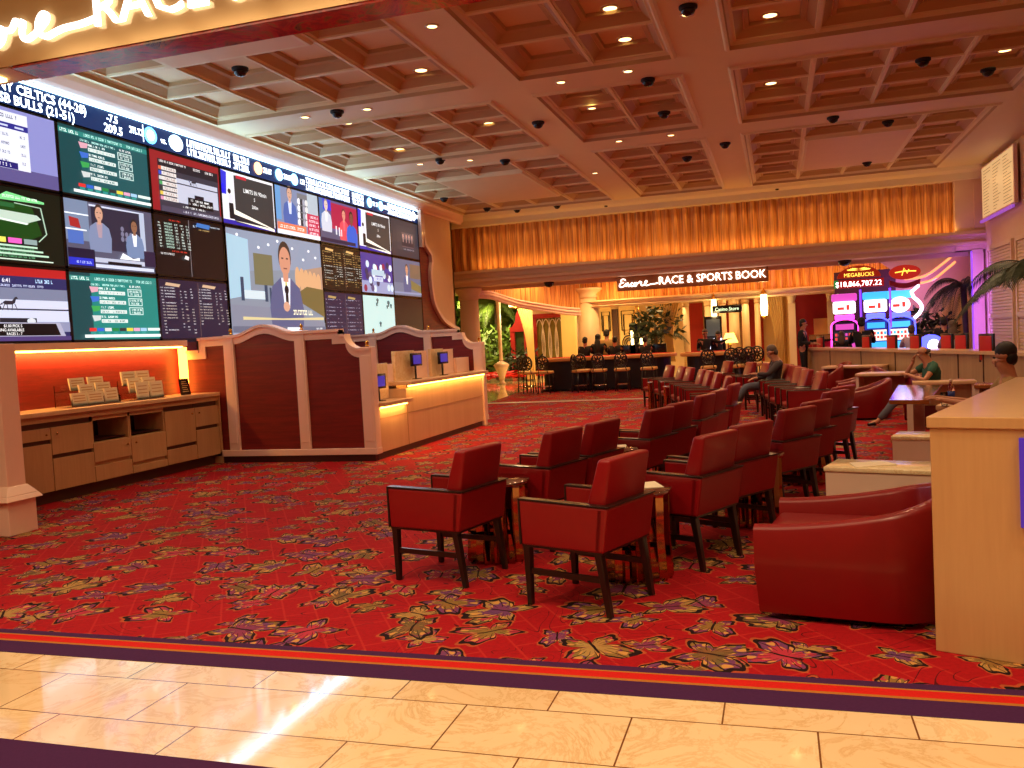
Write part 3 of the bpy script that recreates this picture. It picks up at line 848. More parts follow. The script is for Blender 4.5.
def f_amber(p): odds(p, '1E1410', 'D0B070', 'D8E0D8', 15, 61, [(.02, .08), (.12, .45), (.52, .6), (.66, .74), (.8, .95)], 'D8B070')
def f_purple(p): odds(p, '2E2340', 'D8D8E0', 'D0C8C0', 16, 41, [(.04, .1), (.14, .42), (.56, .6), (.68, .74), (.86, .92)], 'C8A888', rows_drop=3)
def f_purple2(p): odds(p, '2C2248', 'C0C0D8', 'C0C0D8', 9, 77, [(.06, .1), (.16, .5), (.6, .64), (.74, .8)], 'A8905A', vtop=.88)
def f_group(p):
    p.rect(0, 0, 1, 1, '3A3A46', .7); p.rect(.2, .2, .85, .85, '40404C', .7); p.rect(.38, .28, .8, .68, '70606A', .7)
    for u in (.42, .53, .63, .73): p.person(u, .3, .36, '2A2430', 'C89A88', 'A08888')
    p.glyphs(.4, .78, .2, .03, 'A0A0B0', 4)
def f_arena(p):
    p.rect(0, 0, 1, 1, '4A3A90', .9); p.rect(0, 0, 1, .3, '9AA0C8', .9)
    r = random.Random(3)
    for i in range(26): p.ell(r.uniform(.05, .95), r.uniform(.1, .75), .05, .09, r.choice(['D0E0F0', 'C8D8E0', '5A4A70', '8A2A48', 'E0E8F0', '3A3050']))
    p.rect(.3, .45, .7, .6, 'B8D0E0', .9); p.rect(.35, .3, .65, .42, 'C8D0E8'); p.glyphs(.45, .6, .34, .05, '4A2A90', 9)
def f_hockey(p):
    p.rect(0, 0, 1, 1, 'BFE0DC', .95)
    for u, v, k in ((.45, .9, 1), (.42, .8, .7), (.8, .85, 1.2), (.88, .78, .9), (.75, .75, .7), (.5, .3, 1)):
        p.ell(u, v, .04 * k, .045 * k, '4A6A70'); p.rect(u - .02, v - .09 * k, u + .02, v, '3A4A50')
def f_speaker(p):
    p.rect(0, 0, 1, 1, '6A6E88', .8); p.rect(0, 0, 1, .35, '7A8098', .8); p.poly([(.5, .5), (1, .3), (1, .1), (.6, .2)], '8A7A48', .8); p.rect(.6, .5, 1, .9, '8A705A', .7)
    p.person(.48, .08, .8, '565A80', 'C89070', 'F0F0FF', '4A3A30', 'E0D080'); p.rect(0, .05, 1, .1, '8A90B0')
def f_off(p): p.rect(0, 0, 1, 1, '241420', .35)

screen(CY[0], CY[1], *R1, 'screen with a white timetable on lilac, at the top left under the ticker', f_table, '6A62A0')
screen(CY[1], CY[2], *R1, 'dark teal betting board screen in the top row, above the two anchormen', lambda p: f_green(p, '1C5A60'), '1C5A60')
screen(CY[2], CY[3], *R1, 'red framed horse racing screen in the top row', f_red, '8E1C22')
screen(CY[3], CY[4], *R1, 'screen reading LIMITS IN 90min, directly above the left half of the big reporter', f_limits, 'F0F0F4')
screen(CY[4], CY[5], *R1, 'screen with a newsreader and orange caption, above the reporter', f_news, '8A94B8')
screen(CY[5], CY[6], *R1, 'screen with a guest in a blue shirt before a crimson set', f_blue, '6A5A90')
screen(CY[6], CY[7], *R1, 'smaller looking, farther screen that repeats the LIMITS IN 90min slide', f_limits, 'F0F0F4')
screen(CY[7], CY[8], *R1, 'dim grey screen with a small group of people, top right end', f_group, '3A3A46')
screen(CY[0], CY[1], *R2, 'black screen with green race graphics, middle row far left', f_blackgreen, '0E1A10')
screen(CY[1], CY[2], *R2, 'screen with two anchormen in grey blue suits', f_anchors, '5A5A72')
screen(CY[2], CY[3], *R2, 'almost black odds screen split by one pale vertical line', f_dark, '1C1014')
screen(CY[5], CY[6], *R2, 'black screen of amber odds right of the reporter', f_amber, '1E1410')
screen(CY[6], CY[7], *R2, 'purple sports arena screen with a crowd, above the pale ice screen', f_arena, '4A3A90')
screen(CY[7], CY[8], *R2, 'small copy of the reporter at the right end of the screens', f_speaker, '6A6E88')
screen(CY[0], CY[1], *R3, 'harness racing screen with a WAGERING AVAILABLE notice, bottom left', f_race, '2A2A5A')
screen(CY[1], CY[2], *R3, 'bright teal betting board screen in the bottom row, above the brochures', lambda p: f_green(p, '1C8A82'), '1C8A82')
screen(CY[2], CY[3], *R3, 'violet odds list screen in the bottom row beside the teal board', f_purple, '2E2340')
screen(CY[5], CY[6], *R3, 'dim violet odds screen in the bottom row right of the reporter', f_purple2, '2C2248')
screen(CY[6], CY[7], *R3, 'pale ice hockey screen in the bottom row', f_hockey, 'BFE0DC')
screen(CY[7], CY[8], *R3, 'blank dark screen at the bottom right end', f_off, '241420')
screen(CY[3] + .03, CY[5] - .01, R3[0] + .0, R2[1] + .0, 'biggest screen, a reporter in a suit holding a microphone', f_reporter, '8A93A4')

# ticker
t = thing('ticker_board', 'long blue and white scrolling score ticker running above all the screens', 'screen', (BX, 14.3, 4.92))
p = Paint(7.0, 21.55, 4.92, 5.24, '0B2450', X=BX - .01, power=1.7)
p.asp = (21.55 - 7.0) / .32
def tk(y): return (y - 7.0) / 14.55
WH = 'DDEEFF'
p.text('NY CELTICS (44-28)', tk(8.5), .54, .38, WH, tk(10.1) - tk(8.5), 3, bold=.02); p.text('SB BULLS (21-51)', tk(8.5), .07, .38, WH, tk(9.95) - tk(8.5), 3, bold=.02)
p.text('-7.5', tk(10.3), .56, .34, WH, tk(10.62) - tk(10.3), 3, bold=.02); p.text('209.5', tk(10.24), .08, .38, WH, tk(10.68) - tk(10.24), 3, bold=.02)
p.glyphs(tk(10.75), tk(11.0), .35, .3, WH, 3, 3); p.rect(tk(11.03), .1, tk(11.045), .9, WH, 3)
p.ell(tk(11.2), .5, .14 / 14.55, .4, '58B8FF', 3); p.ell(tk(11.2), .5, .08 / 14.55, .25, 'F0FAFF', 3); p.text('vs.', tk(11.42), .3, .3, WH, k=3)
p.ell(tk(11.78), .5, .17 / 14.55, .4, 'C8E8FF', 3)
for a, b_ in ((12.05, 13.2), (13.3, 13.75), (15.75, 17.6), (17.75, 18.3), (19.6, 21.0)):
    p.glyphs(tk(a), tk(b_), .52, .36, WH, int(a * 7), 3, 1); p.glyphs(tk(a), tk(b_), .08, .36, WH, int(a * 9), 3, 1)
for a in (14.05, 14.75, 15.3, 18.6, 19.2, 21.15):
    p.ell(tk(a), .5, .13 / 14.55, .36, ['8AD0FF', 'F0F8FF', 'FFB070'][int(a * 10) % 3], 3); p.glyphs(tk(a + .16), tk(a + .4), .35, .3, WH, int(a), 3)
ob = p.build('picture', t); ob.location = (-BX, -14.3, -4.92)
q = MB(); q.box(-.03, .02, -7.3, 7.28, .325, .345); q.build('light_strip', emis('cool_led_strip', 'A8DCFF', 8), t)
q = MB(); q.box(-.05, -.012, -7.3, 7.28, 0, .325); q.build('housing', 'black', t)

# curved surround right of the screens
pts = [(21.50, 5.25), (21.62, 4.36), (22.02, 4.12), (22.05, 3.95), (21.92, 3.6), (22.02, 2.95), (22.3, 2.6), (22.75, 2.32), (23.5, 2.12), (23.9, 2.05)]
mb = MB()
inn = [(y - .0, z) for y, z in pts]
mb.prism([(21.42, 1.93)] + [(21.42, 5.25)] + pts + [(23.9, 1.93)], -9.09, -8.99, 'x')
o = mb.build('surround_panel', 'red_wood'); tag(o, 'dark red panel with a curved edge right of the screens', 'wall panel')
mb = MB()
# build smooth curve
def cr(P, n=6):
    out = []
    for i in range(len(P) - 1):
        p0 = P[max(i - 1, 0)]; p1 = P[i]; p2 = P[i + 1]; p3 = P[min(i + 2, len(P) - 1)]
        for k in range(n):
            t_ = k / n
            out.append(tuple(.5 * (2 * b + (c - a) * t_ + (2 * a - 5 * b + 4 * c - d) * t_ ** 2 + (-a + 3 * b - 3 * c + d) * t_ ** 3) for a, b, c, d in zip(p0, p1, p2, p3)))
    out.append(tuple(P[-1])); return out
cv = [pts[0], pts[1], pts[2]] + cr(pts[3:], 5)
def offs(P, d):
    out = []
    for i, p_ in enumerate(P):
        a = P[max(i - 1, 0)]; b = P[min(i + 1, len(P) - 1)]
        tx, ty = b[0] - a[0], b[1] - a[1]; l = math.hypot(tx, ty) or 1
        out.append((p_[0] - ty / l * d, p_[1] + tx / l * d))
    return out
mb.ribbon(offs(cv, .11), cv, -9.09, -8.9, 'x')
mb.box(-9.05, -8.9, 21.42, 21.55, 4.3, 5.27)
o = mb.build('curved_moulding', 'pink_trim'); tag(o, 'pink scalloped moulding edging the right side of the screens', 'moulding')
mb = MB(); mb.box(-9.1, -8.88, 7.0, 11.55, 1.86, 1.95); struct('trim_9', mb, 'pink_trim')
mb = MB(); mb.box(-9.1, -9.06, 7.0, 16.5, 0, 1.93); o = mb.build('wall_panelling', 'red_wood'); tag(o, 'red wood panelling on the wall beneath the screens', 'wall panel')
o = strip('light_strip', -9.0, -8.93, 7.1, 11.5, 1.835, 1.858, 'warm_strip_hi'); tag(o, 'thin amber light strip above the brochure cabinets', 'light')
area((-8.93, 9.3, 1.82), .06, 4.4, 34, (1, .5, .12), (0, math.radians(25), 0))
R_ = math.radians
# ================================================================== LEFT JOINERY
def wpart(mbx, name, mats, t, bevel=0):
    """a part modelled in world coordinates under a thing whose empty is not rotated"""
    ob = mbx.build(name, mats, t, bevel); ob.location = -Vector(t.location); return ob

def divider(Yc, label):
    t = thing('partition_screen', label, 'partition', (-7.4, Yc, 0))
    arch = [(-8.04 + 1.07 * i / 12, 1.97 + .14 * (.5 - .5 * math.cos(2 * PI * i / 12))) for i in range(13)]
    conc = [(-6.12 + .24 * math.sin(a), 1.66 + .24 * (1 - math.sin(a)) * 0 + .23 * (1 - math.sin(a)) + 0) for a in [PI / 2 * i / 7 for i in range(8)]]
    conc = [(-6.12 + .24 * (1 - math.cos(PI / 2 * i / 7)), 1.89 - .22 * math.sin(PI / 2 * i / 7)) for i in range(8)]
    top = [(-9.05, 1.77), (-8.68, 1.77), (-8.68, 1.96), (-8.04, 1.97)] + arch + [(-6.97, 1.97), (-6.22, 1.97), (-6.22, 1.89)] + conc + [(-5.72, 1.67)]
    low = []
    for i, p_ in enumerate(top): low.append((p_[0], p_[1] - .13))
    low[0] = (-9.05, 1.64); low[1] = (-8.56, 1.64); low[2] = (-8.56, 1.83)
    k = len(top) - 1 - len(conc) - 1
    low[k - 1] = (-6.34, 1.84); low[k] = (-6.34, 1.76)
    q = MB(); y0, y1 = Yc - .04, Yc + .04
    q.prism([(-9.05, .1)] + [(a, b) for a, b in zip([p_[0] for p_ in top], [p_[1] - .03 for p_ in top])] + [(-5.74, .1)], y0, y1, 'y')
    wpart(q, 'panel', 'red_wood', t)
    q = MB(); q.ribbon(top, low, Yc - .07, Yc + .07, 'y')
    q.ribbon([(a, b + .012) for a, b in top], [(a, b - .03) for a, b in top], Yc - .1, Yc + .1, 'y')
    wpart(q, 'top_rail', 'pink_trim', t)
    for x0, x1, zt in ((-8.22, -8.04, 1.99), (-6.97, -6.8, 1.99), (-5.9, -5.7, 1.69)):
        q = MB(); q.box(x0, x1, Yc - .085, Yc + .085, 0.195, zt); q.box(x0 + .03, x1 - .03, Yc - .092, Yc - .08, .3, zt - .12)
        wpart(q, 'post', 'pink_trim', t, .008)
    q = MB(); q.box(-9.05, -5.69, Yc - .09, Yc + .09, .1, .195); wpart(q, 'base_rail', 'pink_trim', t, .006)
    q = MB(); q.box(-9.05, -5.74, Yc - .06, Yc + .06, 0, .1); wpart(q, 'kickboard', 'niche', t)
    for x in (-8.13, -6.88, -5.8):
        z = 1.99 if x < -6 else 1.69
        q = MB(); q.lathe([(.03, 0), (.03, .015), (.012, .03), (.028, .05), (.024, .075), (.004, .095)], (x, Yc, z + .01), 12); wpart(q, 'finial', 'brass', t)
    return t
d1 = divider(11.62, 'red panelled partition with an arched pink top, between the cabinets and the betting desk')
d2 = copy_tree(d1); d2.location = (-7.4, 16.62, 0)
d2['label'] = 'farther red and pink partition closing the far end of the betting desk'
t = thing('partition_screen', 'pink end post with moulded plinth of a partition at the left picture edge', 'partition', (-8.3, 6.75, 0)); SH = -.17
q = MB(); q.box(-9.05, -7.47, 6.71, 6.79, .0, 1.8); wpart(q, 'panel', 'red_wood', t)
q = MB(); q.box(-7.53, -7.32, 6.64, 6.86, .4, 1.9); q.box(-9.05, -7.47, 6.68, 6.82, 1.75, 1.9); wpart(q, 'post', 'pink_trim', t, .008)
q = MB(); q.box(-7.57, -7.27, 6.58, 6.92, 0, .34)
q.hexa([(-7.62, 6.53, .34), (-7.22, 6.53, .34), (-7.22, 6.97, .34), (-7.62, 6.97, .34)], [(-7.59, 6.56, .39), (-7.25, 6.56, .39), (-7.25, 6.94, .39), (-7.59, 6.94, .39)])
q.hexa([(-7.59, 6.56, .39), (-7.25, 6.56, .39), (-7.25, 6.94, .39), (-7.59, 6.94, .39)], [(-7.54, 6.63, .48), (-7.31, 6.63, .48), (-7.31, 6.87, .48), (-7.54, 6.87, .48)])
wpart(q, 'plinth', 'pink_trim', t, .008)
q = MB(); q.lathe([(.05, 0), (.05, .02), (.025, .04), (.055, .08), (.06, .11), (.03, .16), (.008, .19)], (-7.47, 6.75, 1.9), 14); wpart(q, 'finial', 'brass', t)

# cabinets --------------------------------------------------------------
CE = [6.95, 7.6, 8.27, 8.93, 9.6, 10.3, 10.97, 11.53]
GR = [.62, .75, .56, .37, .27, .39, .6]
CN = ['nearest the pink end post', 'second from the pink end post', 'left of the open niches', 'under the left open niche',
      'under the right open niche', 'right of the open niches', 'last before the red partition']
for i in range(7):
    y0, y1 = CE[i], CE[i + 1]
    t = thing('base_cabinet', 'maple base cabinet, ' + CN[i], 'cabinet', (-8.7, (y0 + y1) / 2, 0), 0, 'maple cabinets under the screens')
    niche = i in (3, 4)
    ztop = .66 if niche else .935
    q = MB(); q.box(-9.04, -8.42, y0 + .004, y1 - .004, .14, ztop - .01 if niche else .985)
    if niche:
        q.box(-9.04, -8.4, y0 + .004, y0 + .025, .64, 1.03); q.box(-9.04, -8.4, y1 - .025, y1 - .004, .64, 1.03); q.box(-9.04, -8.4, y0 + .004, y1 - .004, .93, 1.0); q.box(-9.04, -8.9, y0 + .02, y1 - .02, .64, .97, 1)
    wpart(q, 'carcass', ['cab_wood' if niche else 'groove', 'niche'], t)
    if niche:
        q = MB(); q.box(-8.9, -8.45, y0 + .026, y1 - .026, .672, .68); wpart(q, 'shelf', 'niche', t)
    q = MB(); q.box(-8.95, -8.5, y0, y1, 0, .14); wpart(q, 'kickboard', 'groove', t)
    g = GR[i]
    q = MB(); q.box(-8.42, -8.385, y0 + .006, y1 - .006, g + .025, ztop - .02); d = wpart(q, 'door', 'cab_wood', t, .003)
    ky = y1 - .08 if i % 2 == (1 if i != 0 else 0) else y0 + .08
    q = MB(); q.lathe([(.005, 0), (.012, .01), (.012, .02), (.004, .026)], (0, 0, 0), 10, 0, Matrix.Translation((-8.385, ky, ztop - .1)) @ Matrix.Rotation(PI / 2, 4, 'Y')); q.build('knob', 'bronze', d)
    q = MB(); q.box(-8.42, -8.385, y0 + .006, y1 - .006, .15, g - .025); wpart(q, 'drawer', 'cab_wood', t, .003)
t = thing('cabinet_worktop', 'long wooden worktop over the cabinets, carrying the brochure racks', 'worktop', (-8.7, 9.3, 1.03))
q = MB(); q.box(-9.05, -8.33, 6.95, 11.53, 1.06, 1.115); wpart(q, 'top', 'desk_wood', t, .005)
q = MB(); q.box(-9.0, -8.37, 6.95, 11.53, .985, 1.06); wpart(q, 'rail', 'cab_wood', t)
q = MB(); q.box(-8.6, -8.36, 11.53, 11.56, 0, 1.06); wpart(q, 'end_panel', 'cab_wood', t)

def brochure_rack(y0, y1, label, tiers):
    t = thing('brochure_rack', label, 'rack', (-8.7, (y0 + y1) / 2, 1.115))
    q = MB()
    for k in range(3):
        x = -8.56 - k * .09; z = 1.12 + k * .1
        q.box(x - .004, x, y0, y1, z, z + .04); q.box(x - .09, x, y0, y1, z - .004, z)
    q.box(-8.84, -8.83, y0, y1, 1.115, 1.4); q.box(-8.84, -8.56, y0, y0 + .004, 1.115, 1.22); q.box(-8.84, -8.56, y1 - .004, y1, 1.115, 1.22)
    wpart(q, 'holder', 'glass', t)
    for k, spans in enumerate(tiers):
        for a, b, h in spans:
            x = -8.572 - k * .09; z = 1.122 + k * .1
            ya = y0 + a * (y1 - y0); yb = y0 + b * (y1 - y0)
            bt = MB(); bt.hexa([(x - .02, ya, z), (x, ya, z), (x, yb, z), (x - .02, yb, z)], [(x - .045, ya, z + h), (x - .022, ya, z + h), (x - .022, yb, z + h), (x - .045, yb, z + h)])
            for j in range(3):
                zz = z + h * (.75 - j * .2); xx = x - .022 * (zz - z) / h + .002
                bt.box(xx - .004, xx, ya + .03, yb - .03, zz, zz + .012, 1)
            ob = wpart(bt, 'booklet_stack', ['paper', 'cab_wood'], t)
brochure_rack(8.82, 9.66, 'wide clear rack of yellowish brochures, left one on the worktop',
              [[(.02, .32, .17), (.34, .66, .17), (.7, .98, .2)], [(.3, .6, .17), (.64, .95, .18)], [(.22, .52, .16), (.6, .92, .16)]])
brochure_rack(9.93, 10.56, 'clear rack of white brochures, right one on the worktop',
              [[(.12, .5, .24), (.56, .98, .24)], [(.05, .42, .2), (.5, .92, .2)], [(.02, .45, .2), (.48, .9, .2)]])
t = thing('menu_stand', 'small black framed notice standing beside the light strip post', 'sign', (-8.6, 11.05, 1.115))
q = MB(); q.hexa([(-8.6, 10.95, 1.115), (-8.575, 10.95, 1.115), (-8.575, 11.16, 1.115), (-8.6, 11.16, 1.115)], [(-8.63, 10.95, 1.36), (-8.615, 10.95, 1.36), (-8.615, 11.16, 1.36), (-8.63, 11.16, 1.36)]); wpart(q, 'frame', 'black', t)
q = MB()
for j in range(6):
    z = 1.16 + j * .03; x = -8.574 - .04 * (z - 1.115) / .245
    q.box(x - .002, x + .002, 10.98 + .01 * (j % 2), 11.12 - .015 * (j % 3), z, z + .009)
wpart(q, 'printed_lines', 'curtain_cream', t)
t = strip('light_strip', -8.98, -8.9, 11.44, 11.55, 1.12, 1.84, 'warm_strip'); tag(t, 'upright glowing amber strip in the corner by the partition', 'light')

# betting desk ------------------------------------------------------------
t = thing('betting_desk', 'stepped maple betting desk with glowing ledges and marble upstands', 'desk', (-6.0, 14.1, 0))
q = MB(); q.prism([(11.7, .1), (16.54, .1), (16.54, 1.0), (12.74, 1.0), (12.74, .76), (11.7, .76)], -6.6, -5.72, 'x'); wpart(q, 'front_panel', 'desk_wood', t, .004)
q = MB(); q.box(-6.6, -5.76, 11.7, 16.54, 0, .1); wpart(q, 'plinth', 'groove', t)
q = MB(); q.box(-5.722, -5.716, 11.75, 16.5, .6, .612); q.box(-5.722, -5.716, 12.74, 12.752, .1, .76); wpart(q, 'groove_line', 'cab_wood', t)
for y0, y1, z in ((11.68, 12.72, .79), (12.72, 16.56, 1.05)):
    q = MB(); q.box(-6.6, -5.6, y0, y1, z, z + .06); wpart(q, 'ledge', 'desk_wood', t, .006)
    q = MB(); q.box(-5.7, -5.67, y0 + .05, y1 - .06, z - .03, z - .008); wpart(q, 'light_strip', 'warm_strip_hi', t)
q = MB(); q.box(-5.9, -5.68, 16.46, 16.58, 0, 1.12); wpart(q, 'end_post', 'pink_trim', t, .006)
for y0, y1, z0, z1, x, mt in ((11.7, 12.7, .86, 1.42, -6.0, 'desk_marble'), (12.72, 12.95, 1.11, 1.4, -6.02, 'pink_trim'), (12.95, 13.75, 1.11, 1.6, -5.98, 'desk_marble'), (12.95, 13.32, .86, 1.11, -5.98, 'desk_marble'),
                              (13.35, 14.5, 1.11, 1.58, -6.06, 'pink_trim'), (14.5, 15.1, 1.11, 1.6, -5.98, 'desk_marble'), (15.1, 15.82, 1.11, 1.58, -6.06, 'pink_trim'), (15.82, 16.54, 1.11, 1.4, -6.0, 'pink_trim')):
    q = MB(); q.box(x - .06, x, y0, y1, z0, z1); wpart(q, 'upstand', mt, t, .004)
area((-5.66, 14.6, 1.02), 3.7, .04, 14, (1, .55, .16), (0, 0, PI / 2)); area((-5.66, 12.2, .76), .9, .04, 5, (1, .55, .16), (0, 0, PI / 2))
area((-5.8, 12.2, 1.9), .3, .9, 2.2, (1, .7, .4))
for (y0, y1, z0, z1), lb in zip(((11.93, 12.32, 1.04, 1.27), (13.37, 13.8, 1.33, 1.55), (14.6, 15.04, 1.32, 1.54)), ('on the lower left ledge of the betting desk', 'in the middle of the betting desk', 'farthest along the betting desk')):
    t = thing('betting_monitor', 'small violet lit monitor ' + lb, 'monitor', (-5.9, (y0 + y1) / 2, z0), 0, 'violet monitors on the betting desk')
    zb = .85 if y0 < 12 else 1.11
    q = MB(); q.rbox(-5.9, -5.86, y0, y1, z0, z1, .008); wpart(q, 'bezel', 'black', t)
    q = MB(); q.box(-5.861, -5.855, y0 + .05, y1 - .05, z0 + .035, z1 - .035); wpart(q, 'display', emis('violet_display', '3A2CA8', .8), t)
    q = MB(); q.box(-5.91, -5.89, (y0 + y1) / 2 - .02, (y0 + y1) / 2 + .02, zb, z0 + .1); q.box(-5.94, -5.82, (y0 + y1) / 2 - .07, (y0 + y1) / 2 + .07, zb, zb + .012); wpart(q, 'stand', 'black', t)

# ================================================================== BEAM SIGN OVER THE ENTRANCE
BZ = 4.4
mb = MB(); mb.box(-9.1, 9, 6.46, 6.72, BZ + .02, 5.5); mb.box(-9.1, -6.64, 6.4, 6.74, BZ - .0, 5.5); struct('trim_10', mb, 'plaster')
t = thing('sign_beam', 'mirror gold bulkhead with red mosaic underside at the top of the picture', 'bulkhead', (0, 6.6, BZ))
q = MB(); q.box(-9.1, 8.9, 6.385, 6.4, BZ + .01, 5.49); wpart(q, 'mirror_face', 'gold_face', t)
q = MB(); q.box(-6.6, 8.9, 6.4, 6.74, BZ - .012, BZ + .01); wpart(q, 'mosaic_soffit', 'mosaic', t)
q = MB(); q.box(-7.4, -6.9, 6.5, 6.62, BZ - .03, BZ - .001); tag(q.build('cove_light', 'lantern'), 'small orange glow at the left end of the gold bulkhead', 'light')

SCRIPT = [  # handwriting of the first word, cap height 1
    [(0.95, .82), (.75, 1.0), (.42, .98), (.3, .78), (.45, .6), (.7, .57), (.4, .54), (.12, .36), (.06, .12), (.3, -.02), (.62, .06), (.86, .24),
     (1.0, .4), (1.06, .46), (1.02, .2), (.98, .02), (1.1, .3), (1.26, .46), (1.34, .38), (1.3, .1), (1.4, .02), (1.6, .2), (1.82, .42), (1.95, .42), (1.86, .46), (1.68, .34), (1.64, .12), (1.78, .0), (2.0, .08), (2.2, .3),
     (2.38, .46), (2.24, .42), (2.12, .2), (2.22, .0), (2.42, .06), (2.52, .3), (2.42, .46), (2.55, .38), (2.78, .36), (2.94, .58), (3.02, .48), (3.18, .5), (3.12, .2), (3.2, .02), (3.4, .04),
     (3.66, .2), (3.92, .42), (3.94, .58), (3.8, .6), (3.66, .4), (3.68, .12), (3.9, -.02), (4.2, .06), (4.5, .12), (5.0, .14), (5.5, .22)]]
def sign_text(t, x0, z0, y, cap, scriptw, xr0, xr1, slope=0):
    """script word then capitals on a vertical plane facing the camera"""
    q = MB()
    for st in SCRIPT:
        P_ = cr([(a, b) for a, b in st], 4)
        sc = scriptw / 5.5
        q.tube([(x0 + a * sc, y, z0 + b * cap * .95) for a, b in P_], cap * (.085 if cap > .3 else .07), 6)
    wpart(q, 'script_lettering', 'letters', t)
    me, a, b, c0, c1 = text_mesh('RACE & SPORTS BOOK', .12)
    k = cap / .73; kx = (xr1 - xr0) / (b - a); full = b - a
    W = ['RACE', '&', 'SPORTS', 'BOOK']; wd_ = [text_mesh(w_, .12) for w_ in W]
    gap = (full - sum(m_[2] - m_[1] for m_ in wd_)) / 3; xx = 0
    for w_, (me, a, b, c0, c1) in zip(W, wd_):
        q = MB(); q.add([(xr0 + (v.co.x - a + xx) * kx, y - v.co.z * .15, z0 + v.co.y * k) for v in me.vertices], [tuple(p.vertices) for p in me.polygons])
        wpart(q, 'lettering', 'letters', t); xx += (b - a) + gap
t = thing('lit_sign', 'large cropped lit sign lettering RACE on the gold bulkhead, top left corner', 'sign', (-4, 6.36, 4.58))
# capitals start at x=-5.6, RACE ends -4.37 -> full width about 5.0
sign_text(t, -7.5, 4.6, 6.355, .335, 1.92, -5.6, -.62)

# ================================================================== CEILING FITTINGS
def downlight(x, y, z, label, r=.075):
    t = thing('recessed_downlight', label, 'ceiling light', (x, y, z), 0, 'recessed ceiling lights')
    q = MB(); q.lathe([(r * 1.45, -.0), (r * 1.45, -.012), (r * 1.1, -.014), (r * 1.0, -.004)], (0, 0, 0), 18, caps=False); q.build('ring', 'white_lam', t)
    q = MB(); q.lathe([(r, -.006), (r, -.001)], (0, 0, 0), 18); q.build('lens', 'can', t)
    return t
def pos_words(x, y):
    a = 'left' if x < -4.3 else ('middle' if x < -.9 else 'right')
    return a
DL = [(610, 8, 1), (770, 15, 1), (625, 39, 1), (421, 70, 1), (432, 26, 0), (367, 109, 0), (305, 117, 0), (400, 149, 1), (489, 123, 1), (592, 108, 0), (628, 71, 0), (561, 82, 0), (771, 83, 1), (470, 160, 0), (619, 141, 0), (671, 135, 0), (420, 164, 0), (595, 173, 0), (1005, 50, 1), (348, 123, 0), (687, 14, 0)]
wd = ['topmost, at the upper picture edge left of the wide beam', 'topmost in the right hand coffers', 'below the topmost one in the middle coffers', 'in a coffer beside the gold bulkhead', 'on the wide beam just under the mosaic', 'on the cross beam above the screens, right one',
      'on the cross beam above the screens, left one', 'in a coffer above the news screen', 'in a coffer left of the wide beam crossing', 'on the second cross beam right of the wide beam', 'on the first cross beam left of the domes', 'on the first cross beam just right of the wide beam', 'in the second row of right hand coffers', 'on the second cross beam, at its left', 'on the second cross beam, left of two', 'on the second cross beam, right of two', 'on the second cross beam nearest the screens', 'on the far end of the wide beam', 'at the right picture edge', 'in the coffer next to the screens', 'on the right wide beam at the top']
for (px, py, cf), w_ in zip(DL, wd):
    z = 5.708 if cf else 5.499
    p_ = flr(px, py, z)
    downlight(p_.x, p_.y, z, 'round warm recessed ceiling light ' + w_, .085 if cf else .06)
def spot(x, y, z, power, col=WARM, ang=110, rot=(0, 0, 0), blend=.8, size=.12):
    l = bpy.data.lights.new('ceiling_spot', 'SPOT'); l.energy = power; l.color = col; l.spot_size = math.radians(ang); l.spot_blend = blend; l.shadow_soft_size = size
    ob = bpy.data.objects.new('ceiling_spot', l); COL.objects.link(ob); ob.location = (x, y, z); ob.rotation_euler = rot; return ob
LP = 158
for x in (-7.4, -4.9, -2.4, .6, 3.2):
    for y in (8.2, 11.0, 13.9, 16.4, 19.2, 22.2):
        k = 1
        if x < -7: k = .5
        if y < 9: k *= .55
        spot(x + .3 * math.sin(y * 3), y, 5.42, LP * k, WARM, 125)
for x in (-6.5, -3.5, -.5, 2.5, 6.5):
    spot(x, 3.0, 5.4, 390, (1, .72, .40), 104)
    spot(x + .6, .4, 5.4, 230, (1, .72, .40), 140)
for x in (1.5, 4.5): spot(x, 5.6, 5.4, 55, WARM, 100)
area((-3.5, 3.6, 5.44), 11, .5, 75, (1, .74, .44), (R_(50), 0, 0))  # unseen strip lamp added to brighten the mirror gold face
# dome cameras
DC = [(240, 72), (337, 115), (440, 163), (505, 164), (538, 126), (688, 10), (648, 83), (664, 116), (725, 147), (687, 161), (923, 63), (988, 73), (888, 125), (867, 166), (777, 189), (444, 202), (487, 212), (517, 213), (557, 209), (606, 206), (833, 121)]
dw = ['at the top left beside the bulkhead', 'on the cross beam above the limits slide', 'above the purple arena screen', 'right of the one above the arena screen', 'on the wide beam between two coffer fields', 'topmost, on the right wide beam', 'in the middle coffers, upper of two', 'in the middle coffers, lower of two', 'on the right wide beam near the back', 'in the farthest middle coffers', 'in the right coffers, upper left of two', 'in the right coffers, upper right of two', 'in the far right coffers left of the plain panel', 'in the last row of right coffers', 'on the back edge above the sign', 'at the far left corner over the curved moulding', 'second along the back edge from the screens', 'biggest along the back edge', 'fourth along the back edge', 'along the back edge left of the wide beam', 'tiny one in the far right coffers']
